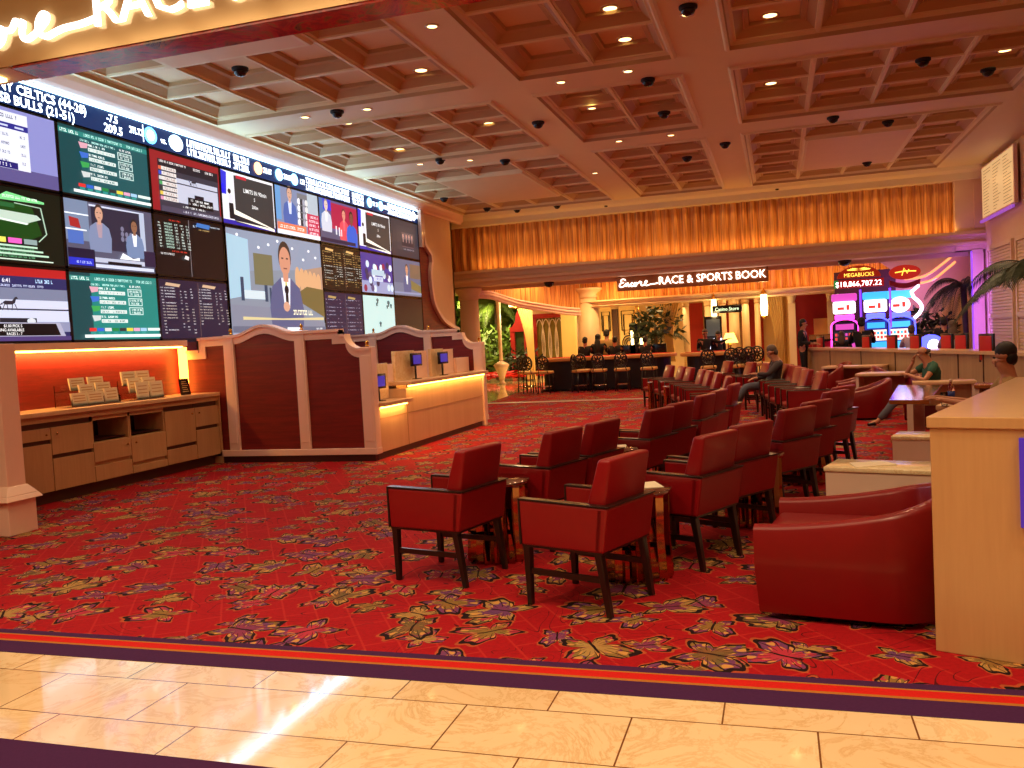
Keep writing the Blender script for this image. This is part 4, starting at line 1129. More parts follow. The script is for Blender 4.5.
for (px, py), w_ in zip(DC, dw):
    p_ = flr(px, py - 4, 5.5)
    if p_.y > 24.6: p_ = atY(px, py - 3, 24.75)
    z = p_.z if p_.y > 24.6 else 5.5
    t = thing('dome_camera', 'black dome security camera ' + w_, 'camera', (p_.x, p_.y, min(z, 5.5)), 0, 'black ceiling domes')
    r = .088 if py < 170 else .085
    q = MB(); q.lathe([(r * 1.25, .0), (r * 1.25, -.03), (r, -.045)], (0, 0, 0), 18); q.build('mount', 'matte_black', t)
    q = MB(); q.lathe([(r, -.04), (r * .96, -.062), (r * .78, -.09), (r * .45, -.108), (.004, -.115)], (0, 0, 0), 18); q.build('dome', 'black', t)
# ================================================================== RED ARMCHAIRS
R_ = math.radians
def make_armchair():
    t = thing('armchair', '-', 'chair')
    def leg(x, y, dx):
        q = MB(); w = .024
        q.hexa([(x + dx - w * .7, y - w * .7, 0), (x + dx + w * .7, y - w * .7, 0), (x + dx + w * .7, y + w * .7, 0), (x + dx - w * .7, y + w * .7, 0)],
               [(x - w, y - w, .4), (x + w, y - w, .4), (x + w, y + w, .4), (x - w, y + w, .4)])
        q.build('leg', 'black_wood', t, .004)
    for y in (-.245, .245): leg(.265, y, 0); leg(-.25, y, -.06)
    for y in (-.245, .245):
        q = MB(); q.box(-.265, .265, y - .011, y + .011, .2, .235); q.build('stretcher', 'black_wood', t)
    q = MB()   # side and back upholstered shell
    for s_ in (-1, 1):
        y0, y1 = sorted((s_ * .222, s_ * .278))
        q.hexa([(-.285, y0, .385), (.29, y0, .385), (.29, y1, .385), (-.285, y1, .385)], [(-.315, y0, .655), (.3, y0, .665), (.3, y1, .665), (-.315, y1, .655)])
    q.hexa([(-.3, -.278, .385), (-.235, -.278, .385), (-.235, .278, .385), (-.3, .278, .385)], [(-.345, -.278, .655), (-.265, -.278, .655), (-.265, .278, .655), (-.345, .278, .655)])
    q.build('upholstered_shell', 'red_leather', t, .012)
    q = MB()
    for s_ in (-1, 1):
        y0, y1 = sorted((s_ * .22, s_ * .282))
        q.hexa([(-.335, y0, .655), (.305, y0, .665), (.305, y1, .665), (-.335, y1, .655)], [(-.337, y0, .666), (.305, y0, .676), (.305, y1, .676), (-.337, y1, .666)])
        q.box(.292, .306, y0, y1, .385, .67)
    q.hexa([(-.35, -.282, .655), (-.26, -.282, .655), (-.26, .282, .655), (-.35, .282, .655)], [(-.351, -.282, .666), (-.262, -.282, .666), (-.262, .282, .666), (-.351, .282, .666)])
    q.build('arm_rail', 'black_wood', t, .004)
    q = MB(); q.box(-.29, .292, -.27, .27, .372, .392); q.build('seat_rail', 'black_wood', t)
    q = MB(); q.rbox(-.25, .3, -.218, .218, .392, .475, .03); q.build('seat_cushion', 'red_leather', t)
    q = MB()
    Wd = (.232, .236)
    bm = bmesh.new(); bmesh.ops.create_cube(bm, size=1)
    for v in bm.verts:
        lo = v.co.z < 0; fr = v.co.x > 0
        v.co = Vector(((-.1 if fr else -.262) if lo else (-.262 if fr else -.352), (Wd[0] if lo else Wd[1]) * (1 if v.co.y > 0 else -1), .45 if lo else .935))
    bmesh.ops.bevel(bm, geom=bm.edges[:], offset=.022, segments=3, affect='EDGES', profile=.5)
    for i, v in enumerate(bm.verts): v.index = i
    q.add([tuple(v.co) for v in bm.verts], [tuple(v.index for v in f.verts) for f in bm.faces], 0, None, True); bm.free()
    q.build('backrest', 'red_leather', t)
    return t
chair0 = make_armchair(); used = [0]
def place_chair(x, y, deg, label, group):
    o = chair0 if not used[0] else copy_tree(chair0)
    used[0] += 1
    o.location = (x, y, 0); o.rotation_euler = (0, 0, R_(deg)); o.scale = (1, 1.05, 1); o['label'] = label; o['group'] = group
    return o
G1, G2 = 'red armchairs in the row nearer the screens', 'red armchairs in the second row'
row1 = [(-2.32, 5.76, 166, 'front left red armchair, the nearest one to the screens, legs fully visible'),
        (-1.95, 6.8, 162, 'red armchair just behind the front left one, chrome table between them'),
        (-1.75, 7.43, 162, 'red armchair right beside the marble topped drum, one place behind'),
        (-1.4, 8.53, 160, 'red armchair with its low arm showing, past the small marble topped drum'),
        (-1.27, 9.18, 160, 'fourth red armchair of the middle run, its back narrow and dark'),
        (-1.1, 10.2, 165, 'red armchair in the middle distance left of three overlapping backs'),
        (-1.0, 10.88, 167, 'middle one of three overlapping red armchair backs'),
        (-.88, 12.0, 172, 'thin upright red chair back right of the overlapping trio'),
        (-1.05, 13.9, 186, 'red armchair seen side on behind the thin upright back'),
        (-1.3, 15.35, 190, 'red armchair with a lit front edge left of the sitting man'),
        (-1.5, 16.2, 193, 'right one of a close pair of far red chair backs'),
        (-1.68, 16.85, 195, 'left one of a close pair of far red chair backs'),
        (-2.02, 18.05, 198, 'bright red far chair right of the gaming stools'),
        (-2.25, 18.75, 200, 'bright red far chair touching its right hand neighbour'),
        (-2.62, 19.7, 203, 'last red chair at the far end of the nearer row')]
for x, y, d, l in row1: place_chair(x, y, d, l, G1)
row2 = [(-1.2, 5.29, 160, 'front centre red armchair, the nearest to the camera, four black legs in view'),
        (-.71, 6.37, 154, 'red armchair with both arms showing, right of the front centre chair'),
        (-.47, 7.03, 148, 'red armchair with broad square back facing the camera'),
        (-.1, 8.25, 145, 'red armchair past the nickel drum, dim lower back'),
        (.08, 8.95, 150, 'red armchair tucked behind the dim one on its right'),
        (.33, 10.2, 150, 'slim red armchair with purple glints on its top'),
        (.45, 10.9, 152, 'red armchair behind the slim one with purple glints'),
        (.36, 14.4, 190, 'far red armchair beside the white table end panel'),
        (.17, 15.3, 192, 'far red armchair with lit front edge, second left of the white panel'),
        (.08, 16.1, 194, 'far red armchair directly in front of the orange drapery base'),
        (.0, 16.85, 195, 'dark red armchair just right of the sitting man'),
        (-.1, 17.65, 196, 'red armchair on which the man in charcoal sits'),
        (-.5, 18.7, 198, 'far red armchair left of the sitting man with broad back'),
        (-.85, 19.6, 200, 'far red armchair with narrow lit edge left of the broad one'),
        (-1.4, 20.9, 203, 'last red chair in front of the second gaming table')]
for x, y, d, l in row2: place_chair(x, y, d, l, G2)

# drum tables between chairs ---------------------------------------------
def make_drum():
    t = thing('drum_table', '-', 'table')
    q = MB()
    n = 20; base = []
    prof = [(.245, .0), (.25, .02), (.235, .3), (.24, .56), (.245, .585)]
    vs = []
    for r, z in prof:
        for k in range(n * 2):
            a = PI * k / n; rr = r * (1 if k % 2 else .86)
            vs.append((rr * math.cos(a), rr * math.sin(a), z))
    m_ = n * 2
    fs = [(i * m_ + k, i * m_ + (k + 1) % m_, (i + 1) * m_ + (k + 1) % m_, (i + 1) * m_ + k) for i in range(len(prof) - 1) for k in range(m_)]
    q.add(vs, fs); q.build('fluted_base', 'bronze', t)
    q = MB(); q.lathe([(.25, .58), (.262, .588), (.262, .606), (.25, .612), (.005, .612)], (0, 0, 0), 28); q.build('top', 'steel', t)
    return t
drum0 = make_drum(); ud = [0]
def place_drum(x, y, label, sc=1, topmat=None):
    o = drum0 if not ud[0] else copy_tree(drum0)
    ud[0] += 1
    o.location = (x, y, 0); o.scale = (sc, sc, 1); o['label'] = label; o['group'] = 'fluted mirror drum tables'
    return o
place_drum(-2.1, 6.25, 'fluted bronze mirror drum table right of the front left chair')
place_drum(-.98, 5.86, 'fluted mirror drum table right of the front centre chair')
place_drum(-1.53, 8.02, 'fluted mirror drum table mostly hidden behind the second chair pair')
place_drum(-.24, 7.58, 'nickel drum table edge right of the broad square chair back')
place_drum(-1.14, 9.72, 'drum table behind the fourth chair of the middle run')
place_drum(.22, 9.6, 'drum table between the right hand chairs')
place_drum(-1.0, 13.0, 'small drum table carrying drinking glasses')
place_drum(-2.66, 19.22, 'leftmost far drum table, like a pale post', .55)
place_drum(-2.1, 17.45, 'second far drum table, beside bright red seats', .5)
def glassware(x, y, z, label):
    o = MB().lathe([(.03, 0), (.036, .12), (.034, .12), (.028, .008), (.002, .008)], (0, 0, 0), 14).build('drinking_glass', 'glass')
    o.location = (x, y, z); tag(o, label, 'glass', 'glasses on the far drum table')
glassware(-1.06, 12.9, .613, 'clear drinking glass on the far drum table, left one'); glassware(-.92, 12.97, .613, 'clear drinking glass on the far drum table, right one')
# papers lying on drum tops
for x, y, a, l in ((-.93, 5.9, .4, 'pale card lying on the drum table right of the front centre chair'), (-1.52, 8.0, .1, 'folded pale paper on the drum table behind the second chair pair')):
    q = MB(); q.hexa([(-.13, -.1, 0), (.13, -.1, 0), (.13, .1, 0), (-.13, .1, 0)], [(-.13, -.1, .006), (.13, -.1, .004), (.12, .1, .012), (-.13, .1, .006)])
    o = q.build('paper_card', 'paper'); o.location = (x, y, .613); o.rotation_euler = (0, 0, a); tag(o, l, 'paper')

# ================================================================== RIGHT FOREGROUND
def tub_chair(x, y, deg, label, sc=1.0, low=.56, high=.82, group=None, W=.92, D=.95, RR=.42):
    t = thing('tub_chair', label, 'armchair', (x, y, 0), R_(deg), group); t.scale = (sc, sc, sc)
    # plan: U open toward +x
    def plan(off):
        w = W / 2 - off; d0 = D / 2; r = min(.4, w) if off < .05 else w - .03
        r = RR - off; pts_ = []
        x1 = D / 2; xb = -D / 2 + off
        pts_.append((x1, -w, 0)); N = 6
        for i in range(1, N): pts_.append((x1 + (xb + r - x1) * i / N, -w, i / N * .42))
        for i in range(9):
            a = PI / 2 * i / 8; pts_.append((xb + r - r * math.sin(a), -w + r - r * math.cos(a), .42 + .4 * i / 8))
        m2 = [(px_, -py_, tt) for px_, py_, tt in pts_[::-1]]
        return pts_ + m2
    def hgt(tt, px_):
        k = max(0, min(1, (D / 2 - px_) / D)); s_ = k ** 1.7
        return low + (high - low) * s_
    o_, i_ = plan(0), plan(.1)
    n = len(o_); vs = []; 
    for (ox, oy, tt), (ix, iy, _) in zip(o_, i_):
        h = hgt(tt, ox)
        mx, my = (ox + ix) / 2, (oy + iy) / 2
        def L(f): return (ox + (ix - ox) * f, oy + (iy - oy) * f)
        fl = 1.0
        bx, by = ox * .965, oy * .965
        vs += [(bx, by, .04), (ox * 1.0, oy * 1.0, .3), (ox, oy, h - .03), (*L(.15), h - .008), (*L(.5), h), (*L(.85), h - .008), (ix, iy, h - .03), (ix, iy, .3)]
    fs = []
    for a in range(n - 1):
        for k in range(7): fs.append((a * 8 + k, (a + 1) * 8 + k, (a + 1) * 8 + k + 1, a * 8 + k + 1))
    fs += [tuple(range(8)), tuple((n - 1) * 8 + k for k in range(8))[::-1]]
    q = MB(); q.add(vs, [f[::-1] for f in fs], 0, None, True); ob = q.build('barrel_shell', 'tub_leather', t)
    md = ob.modifiers.new('edge', 'EDGE_SPLIT'); md.split_angle = R_(50)
    q = MB(); q.rbox(-D / 2 + .26, D / 2 - .01, -W / 2 + .085, W / 2 - .085, .08, .36, .03); q.build('seat_base', 'tub_leather', t)
    q = MB(); q.rbox(-D / 2 + .22, D / 2 + .0, -W / 2 + .1, W / 2 - .1, .34, .46, .045, seg=3); q.build('seat_cushion', 'tub_leather', t)
    q = MB(); q.rbox(-D / 2 + .25, D / 2 - .08, -W / 2 + .14, W / 2 - .14, .0, .06, .02); q.build('base', 'black_wood', t)
    return t
tub_chair(.41, 5.4, 170, 'large red leather tub chair in the right foreground beside the wooden counter', 1, .54, .7, D=1.02, RR=.34)

t = thing('wooden_counter', 'big pale wood counter filling the right edge of the picture', 'counter', (.70, 4.66, 0), R_(-20.4))
q = MB(); q.box(0, 2.6, .0, 3.0, 0, 1.12); q.build('front_panel', 'counter_wood', t, .004)
q = MB(); q.box(-.012, 2.62, -.012, 3.02, 1.12, 1.175); q.build('top', 'counter_wood', t, .004)
q = MB(); q.box(.385, .6, -.022, -.0, .66, 1.08); q.build('violet_panel', emis('violet_sign_panel', '4A2A9A', .9), t)

def marble_table(x, y, deg, w, d, h, label):
    t = thing('marble_side_table', label, 'table', (x, y, 0), R_(deg))
    q = MB(); q.rbox(-w / 2, w / 2, -d / 2, d / 2, h - .035, h, .006); q.build('top', 'marble_top', t)
    q = MB(); q.box(-w / 2 + .01, w / 2 - .01, -d / 2 + .01, d / 2 - .01, .06, h - .035); q.build('cabinet_body', 'white_lam', t, .004)
    q = MB(); q.box(-w / 2 + .03, w / 2 - .03, -d / 2 + .03, d / 2 - .03, 0, .06); q.build('plinth', 'black_wood', t)
    return t
marble_table(.72, 6.75, -17, .78, .42, .62, 'marble topped side table behind the large tub chair')
marble_table(1.32, 8.7, -17, .62, .4, .6, 'small pale side table with violet glints, left of the wooden counter')
q = MB(); q.hexa([(-.15, -.1, 0), (.15, -.08, 0), (.13, .12, 0), (-.12, .1, 0)], [(-.15, -.1, .004), (.15, -.08, .01), (.13, .12, .004), (-.12, .1, .008)])
o = q.build('paper_sheet', 'paper'); o.location = (.62, 6.74, .621); o.rotation_euler = (0, 0, .3); tag(o, 'crumpled paper sheet on the marble side table', 'paper')

# carrel desks -------------------------------------------------------------
def carrel(x, y, deg, w, d, label, top='brown_top', h=.73, panels=2):
    t = thing('reading_desk', label, 'desk', (x, y, 0), R_(deg))
    q = MB(); q.rbox(-w / 2, w / 2, -d / 2, d / 2, h - .05, h, .006); q.build('top', top, t)
    q = MB(); q.box(-w / 2 + .01, -w / 2 + .06, -d / 2 + .02, d / 2 - .02, 0, h - .05); q.build('end_panel', 'white_lam', t)
    q = MB(); q.box(w / 2 - .06, w / 2 - .01, -d / 2 + .02, d / 2 - .02, 0, h - .05); q.build('end_panel', 'white_lam', t)
    q = MB(); q.box(-w / 2 + .06, w / 2 - .06, d / 2 - .1, d / 2 - .06, .35, h - .05); q.build('modesty_panel', 'bar_wood', t)
    return t
carrel(1.62, 20.6, -18, 1.3, .6, 'light topped desk with white end, farthest left of the desks', 'desk_wood')
carrel(1.95, 17.2, -16, 1.1, .6, 'light topped desk with white end, second from the left', 'desk_wood')
t = thing('reading_desk', 'polished brown desk with a bright front edge by the seated bald man', 'desk', (1.75, 12.6, 0))
c4 = [flr(889, 400, .73), flr(929, 400, .73), flr(942, 385, .73), flr(898, 385, .73)]
q = MB(); q.hexa([(c.x, c.y, .68) for c in c4], [(c.x, c.y, .73) for c in c4]); wpart(q, 'top', 'brown_top', t, .004)
q = MB(); m4 = [c4[0].lerp(c4[1], .45), c4[0].lerp(c4[1], .6), c4[3].lerp(c4[2], .6), c4[3].lerp(c4[2], .45)]; q.hexa([(c.x, c.y, 0) for c in m4], [(c.x, c.y, .68) for c in m4]); wpart(q, 'pedestal', 'white_lam', t)
carrel(2.36, 14.3, -6, .85, .36, 'desk on which the bald man writes', 'desk_wood')
carrel(3.05, 13.3, -14, .9, .6, 'brown desk right of the bald man, red beneath')
carrel(2.22, 10.15, -20, 1.15, .6, 'light desk carrying the clear bottle', 'desk_wood', .74)
# far red tub seats
for x, y, d, l, hi in ((.95, 20.3, 185, 'far red tub chair right of the standing attendant', .85), (1.55, 19.0, 180, 'far red tub chair in front of the bar panels', .82), (1.25, 22.0, 200, 'farthest red tub chair peeking over the light desk', .84),
                       (2.2, 18.9, 10, 'red tub chair whose glossy arm sweeps up toward the bar', .86), (2.6, 17.0, 5, 'red tub chair left of the bald man', .84), (1.45, 16.2, 180, 'red tub chair between the two white desk ends', .74),
                       (2.38, 14.98, 188, 'red tub chair in which the bald man sits', .76), (2.42, 12.5, 170, 'dark red tub chair below the polished brown desk', .72), (3.2, 11.9, 175, 'red tub chair right of the clear bottle', .78)):
    tub_chair(x, y, d, l, .86, .55, hi + .06)
t = thing('water_bottle', 'clear plastic bottle with blue label on the light desk', 'bottle', (atY(946, 400, 10.15).x + .05, 10.15, .74))
q = MB(); q.lathe([(.035, 0), (.038, .02), (.034, .08), (.038, .15), (.03, .19), (.014, .225), (.014, .25)], (0, 0, 0), 16); q.build('body', 'glass', t)
q = MB(); q.lathe([(.0385, .07), (.0385, .14)], (0, 0, 0), 16); q.build('label_band', simple('blue_label', '2A3C8A', .4), t)
q = MB(); q.lathe([(.016, .245), (.016, .27), (.002, .272)], (0, 0, 0), 12); q.build('cap', 'white_lam', t)
o = MB().lathe([(.03, 0), (.038, .14), (.036, .14), (.028, .008), (.002, .008)], (0, 0, 0), 14).build('drinking_glass', 'glass'); o.location = (atY(946, 400, 10.05).x - .02, 10.03, .74); tag(o, 'clear tumbler standing left of the plastic bottle', 'glass')

# curved bar with panels and high chairs ------------------------------------
BARC = [(.72, 25.3), (1.5, 23.3), (2.25, 20.9), (2.86, 18.67), (3.26, 17.4), (3.56, 16.29), (3.8, 15.0), (3.95, 13.9)]
bc = cr(BARC, 4)
t = thing('curved_bar', 'long curved bar of pale wood panels crossing the right background', 'bar', (2.5, 20, 0))
inner = [(a + .42, b + .12) for a, b in bc]
q = MB(); q.ribbon(bc, inner, 0.08, 1.0, 'z'); wpart(q, 'front', 'bar_wood', t)
q = MB(); q.ribbon([(a - .05, b - .02) for a, b in bc], [(a + .05, b + .02) for a, b in inner], 1.0, 1.06, 'z'); wpart(q, 'top', 'desk_wood', t)
for k in range(0, len(bc), 3):
    a, b = bc[k]; q = MB(); q.box(a - .012, a + .02, b - .02, b + .02, .08, 1.0); wpart(q, 'panel_joint', 'groove', t)
q = MB(); q.ribbon([(a + .06, b + .02) for a, b in bc], inner, 0, .08, 'z'); wpart(q, 'plinth', 'groove', t)
def bar_chair(x, y, deg, label):
    t = thing('high_chair', label, 'chair', (x, y, 0), R_(deg), 'red backed bar chairs')
    q = MB(); q.rbox(-.2, .2, -.2, .2, .72, .8, .02); q.build('seat', 'bright_red', t)
    q = MB(); q.rbox(-.235, -.19, -.19, .19, .86, 1.36, .012); q.build('backrest_frame', 'black_wood', t)
    q = MB(); q.rbox(-.25, -.185, -.15, .15, .9, 1.32, .01); q.build('backrest_pad', 'bright_red', t)
    for sx in (-1, 1):
        for sy in (-1, 1):
            q = MB(); q.tube([(sx * .2, sy * .19, 0), (sx * .18, sy * .175, .9 if sx < 0 else .74)], .018, 6); q.build('leg', 'black_wood', t)
    q = MB(); q.tube([(.19, -.18, .3), (.19, .18, .3), (-.19, .18, .3), (-.19, -.18, .3)], .012, 6, closed=True); q.build('footrest', 'black_wood', t)
for (px, Y), l in zip(((828, 25.2), (875, 22.6), (901, 21.2), (925, 20.3), (957, 19.3), (972, 18.6), (998, 16.9)), ('far left behind the seated dark figure', 'third slot machine side', 'below the third slot machine', 'under the round lit cabinet', 'beside the pale dressed person', 'against the violet column', 'brightest, right of the violet column')):
    p_ = atY(px, 345, Y); bar_chair(p_.x, Y, 205 - 180, 'high red backed bar chair ' + l)

# ================================================================== SLOT MACHINES
def slot(x, y, deg, label, top, led, w=.72, round_top=False):
    t = thing('slot_machine', label, 'slot machine', (x, y, 0), R_(deg), 'lit slot machines')
    q = MB(); q.box(-w / 2 + .04, w / 2 - .04, -.3, .3, 0, .7); q.hexa([(-w / 2 + .04, -.3, .7), (w / 2 - .04, -.3, .7), (w / 2 - .04, .3, .7), (-w / 2 + .04, .3, .7)], [(-w / 2 + .04, -.1, 1.75), (w / 2 - .04, -.1, 1.75), (w / 2 - .04, .3, 1.75), (-w / 2 + .04, .3, 1.75)]); q.build('cabinet', 'black', t)
    arch = [(-w / 2, .75), (-w / 2, 1.6)] + [(-w / 2 * math.cos(PI * i / 10), 1.6 + .2 * math.sin(PI * i / 10)) for i in range(1, 10)] + [(w / 2, 1.6), (w / 2, .75)]
    q = MB(); q.tube([(a, -.3 + (b - .75) * .16, b) for a, b in arch], .022, 8); q.build('led_edge', led, t)
    q = MB()
    def face(u0, u1, z0, z1, k, d=.0):
        f = lambda z: -.325 + (z - .7) * .19 - d
        q.add([(u0, f(z0), z0), (u1, f(z0), z0), (u1, f(z1), z1), (u0, f(z1), z1)], [(0, 1, 2, 3)], k)
    face(-w / 2 + .06, w / 2 - .06, .85, 1.72, 0)
    face(-w / 2 + .08, w / 2 - .08, .9, 1.12, 1, .004); face(-w / 2 + .08, w / 2 - .08, 1.15, 1.45, 2, .004)
    r = random.Random(int(x * 100))
    for k in range(6): face(-w / 2 + .1 + k * .09, -w / 2 + .16 + k * .09, 1.2 + .02 * (k % 2), 1.28, 3, .008); face(-w / 2 + .1 + k * .09, -w / 2 + .16 + k * .09, 1.32, 1.4, 1 if k % 2 else 3, .008)
    face(-w / 2 + .12, w / 2 - .12, 1.5, 1.66, 1, .004)
    q.build('game_display', [ecol(top[0], 1.0), ecol(top[1], 1.5), ecol(top[2], 1.7), ecol('E04040', 1.3)], t)
    q = MB()
    if round_top: q.prism([( .27 * math.cos(2 * PI * i / 20), 2.12 + .22 * math.sin(2 * PI * i / 20)) for i in range(20)], -.16, -.06, 'y')
    else: q.rbox(-.3, .3, -.16, -.06, 1.95, 2.3, .05)
    q.build('topper', emis('slot_topper_white', 'FFE8F4', 2.6), t)
    q = MB(); q.box(-.18, .0, -.168, -.162, 2.06, 2.14); q.box(.06, .14, -.168, -.162, 2.05, 2.2); q.build('topper_symbols', ecol('D83A30', 1.5), t)
    q = MB(); q.rbox(-w / 2 + .04, w / 2 - .04, -.5, -.28, .66, .76, .02); q.build('button_deck', 'black', t)
    q = MB(); q.rbox(-w / 2 + .1, w / 2 - .1, -.1, .1, 1.78, 1.92, .03); q.build('top_glow', led, t)
    q = MB(); q.rbox(-w / 2 + .02, w / 2 - .02, -.05, .1, 2.3, 2.52, .04); q.build('marquee', ecol(top[1], 1.6), t)
    q = MB(); q.box(-.05, .05, -.08, .0, 1.7, 1.98); q.build('topper_stem', 'steel', t)
    return t
M['pink_led'] = emis('pink_led', 'FF3CC8', 4); M['blue_led'] = emis('blue_led', '4A50FF', 4)
slot(1.85, 26.4, -6, 'pink edged slot machine, left of the three', ('180A20', 'C040A0', '14202A'), 'pink_led', .72)
slot(2.67, 26.4, -6, 'blue edged slot machine in the middle of three', ('2A30A0', '3AA8F0', 'F0D8C8'), 'blue_led', .7)
slot(3.3, 26.4, -6, 'blue slot machine with round white topper, right of three', ('2A30A0', '4AB8F8', 'F4E0D0'), 'blue_led', .74, True)
for x_ in (2.28, 3.05):
    o = MB().box(x_ - .02, x_ + .02, 26.25, 26.4, .2, 2.6).build('violet_light_tube', 'purple_led'); tag(o, 'vertical violet light tube ' + ('between the left and middle slot machines' if x_ < 2.5 else 'between the middle and right slot machines'), 'light')
q = MB()
for i in range(14):
    pass
arx = atY(914, 310, 26.2).x
arcp = [(arx + .2 * math.sin(PI * k / 8), 26.2, 1.72 + .58 * k / 8) for k in range(9)] + [(arx - .05, 26.2, 2.45), (arx + .12, 26.2, 2.6), (arx + .05, 26.2, 2.75)]
o = MB().tube(arcp, .045, 8).build('curved_light', emis('curved_white_light', 'F4D8FF', 4)); tag(o, 'curled white light beside the right slot machine', 'light')
# jackpot signs
t = thing('jackpot_sign', 'red arched jackpot sign with a winged emblem over the left slot machines', 'sign', (2.05, 25.95, 2.72))
a0 = atY(837, 276, 25.95); a1 = atY(881, 272, 25.95); w_ = (a1.x - a0.x) / 2; cxs = (a1.x + a0.x) / 2
q = MB(); q.prism([(cxs - w_, 2.93)] + [(cxs - w_ * math.cos(PI * i / 14), 2.93 + .33 * math.sin(PI * i / 14)) for i in range(15)] + [(cxs + w_, 2.93)], 25.97, 26.05, 'y'); wpart(q, 'arch_panel', emis('red_lit_panel', '8E1A08', 1.0), t)
me, a, b, c0, c1 = text_mesh('MEGABUCKS')
q = MB(); k = .11 / .73; kx = w_ * 1.35 / (b - a); q.add([(cxs - w_ * .67 + (v.co.x - a) * kx, 25.96, 2.96 + v.co.y * k) for v in me.vertices], [tuple(p.vertices) for p in me.polygons])
for s_ in (-1, 1):
    for j in range(4): q.add([(cxs, 25.961, 3.12 + j * .02), (cxs + s_ * w_ * (.55 - j * .08), 25.961, 3.17 + j * .012), (cxs + s_ * w_ * (.5 - j * .08), 25.961, 3.14 + j * .012)], [(0, 1, 2)])
wpart(q, 'gold_lettering', emis('gold_letters', 'FFD050', 2.5), t)
j0 = atY(834, 290, 25.9); j1 = atY(884, 284, 25.9)
q = MB(); q.box(j0.x, j1.x, 25.93, 26.03, 2.66, 2.88); wpart(q, 'jackpot_display', emis('red_display_ground', 'A01008', .9), t)
me, a, b, c0, c1 = text_mesh('$18,866,787.22')
q = MB(); W_ = (j1.x - j0.x) * .92; kx = W_ / (b - a); k = .15 / .73
q.add([(j0.x + .05 + (v.co.x - a) * kx, 25.925, 2.695 + v.co.y * k) for v in me.vertices], [tuple(p.vertices) for p in me.polygons]); wpart(q, 'jackpot_digits', emis('digits_white', 'FFE4E4', 4), t)
q = MB(); q.box(j0.x, j0.x + .12, 25.929, 25.932, 2.66, 2.88); wpart(q, 'green_corner', emis('green_corner', '208040', 1), t)
e0 = atY(905, 272, 25.95)
t = thing('emblem_sign', 'red oval sign with a gold emblem right of the jackpot display', 'sign', (e0.x, 25.95, e0.z))
q = MB(); q.prism([(e0.x + .4 * math.cos(2 * PI * i / 24), e0.z + .2 * math.sin(2 * PI * i / 24)) for i in range(24)], 25.97, 26.05, 'y'); wpart(q, 'oval_panel', emis('red_lit_oval', 'A82010', 1.1), t)
q = MB(); q.tube([(e0.x - .25, 25.955, e0.z), (e0.x, 25.955, e0.z + .03), (e0.x + .28, 25.955, e0.z + .01)], .016, 6); q.tube([(e0.x - .08, 25.955, e0.z - .09), (e0.x - .02, 25.955, e0.z + .11), (e0.x + .06, 25.955, e0.z - .04), (e0.x + .1, 25.955, e0.z + .07)], .014, 6); wpart(q, 'emblem', emis('gold_emblem', 'FFC848', 2.4), t)
q = MB(); q.ribbon([(e0.x - .4 + .06 * i, e0.z - .2 - .1 * math.sin(PI * i / 13)) for i in range(14)], [(e0.x - .4 + .06 * i, e0.z - .2 - .14 - .1 * math.sin(PI * i / 13)) for i in range(14)], 25.98, 26.04, 'y'); wpart(q, 'lower_band', 'red_wall', t)
# ================================================================== PEOPLE
def skinned(name, nodes, edges, mat, parent, root=0, sub=1):
    """nodes: list of (xyz, (rx, ry)); grows one continuous surface round the skeleton"""
    bm = bmesh.new(); lay = bm.verts.layers.skin.verify()
    vs = []
    for i, (p, r) in enumerate(nodes):
        v = bm.verts.new(p); s_ = v[lay]; s_.radius = r if hasattr(r, '__len__') else (r, r); s_.use_root = (i == root); vs.append(v)
    for a, b in edges: bm.edges.new((vs[a], vs[b]))
    me = bpy.data.meshes.new(name); bm.to_mesh(me); bm.free()
    me.materials.append(M[mat] if isinstance(mat, str) else mat)
    o = bpy.data.objects.new(name, me); COL.objects.link(o); o.parent = parent
    m1 = o.modifiers.new('skin', 'SKIN'); m1.use_smooth_shade = True
    m2 = o.modifiers.new('sub', 'SUBSURF'); m2.levels = sub; m2.render_levels = sub
    return o
def V3(*a): return Vector(a)
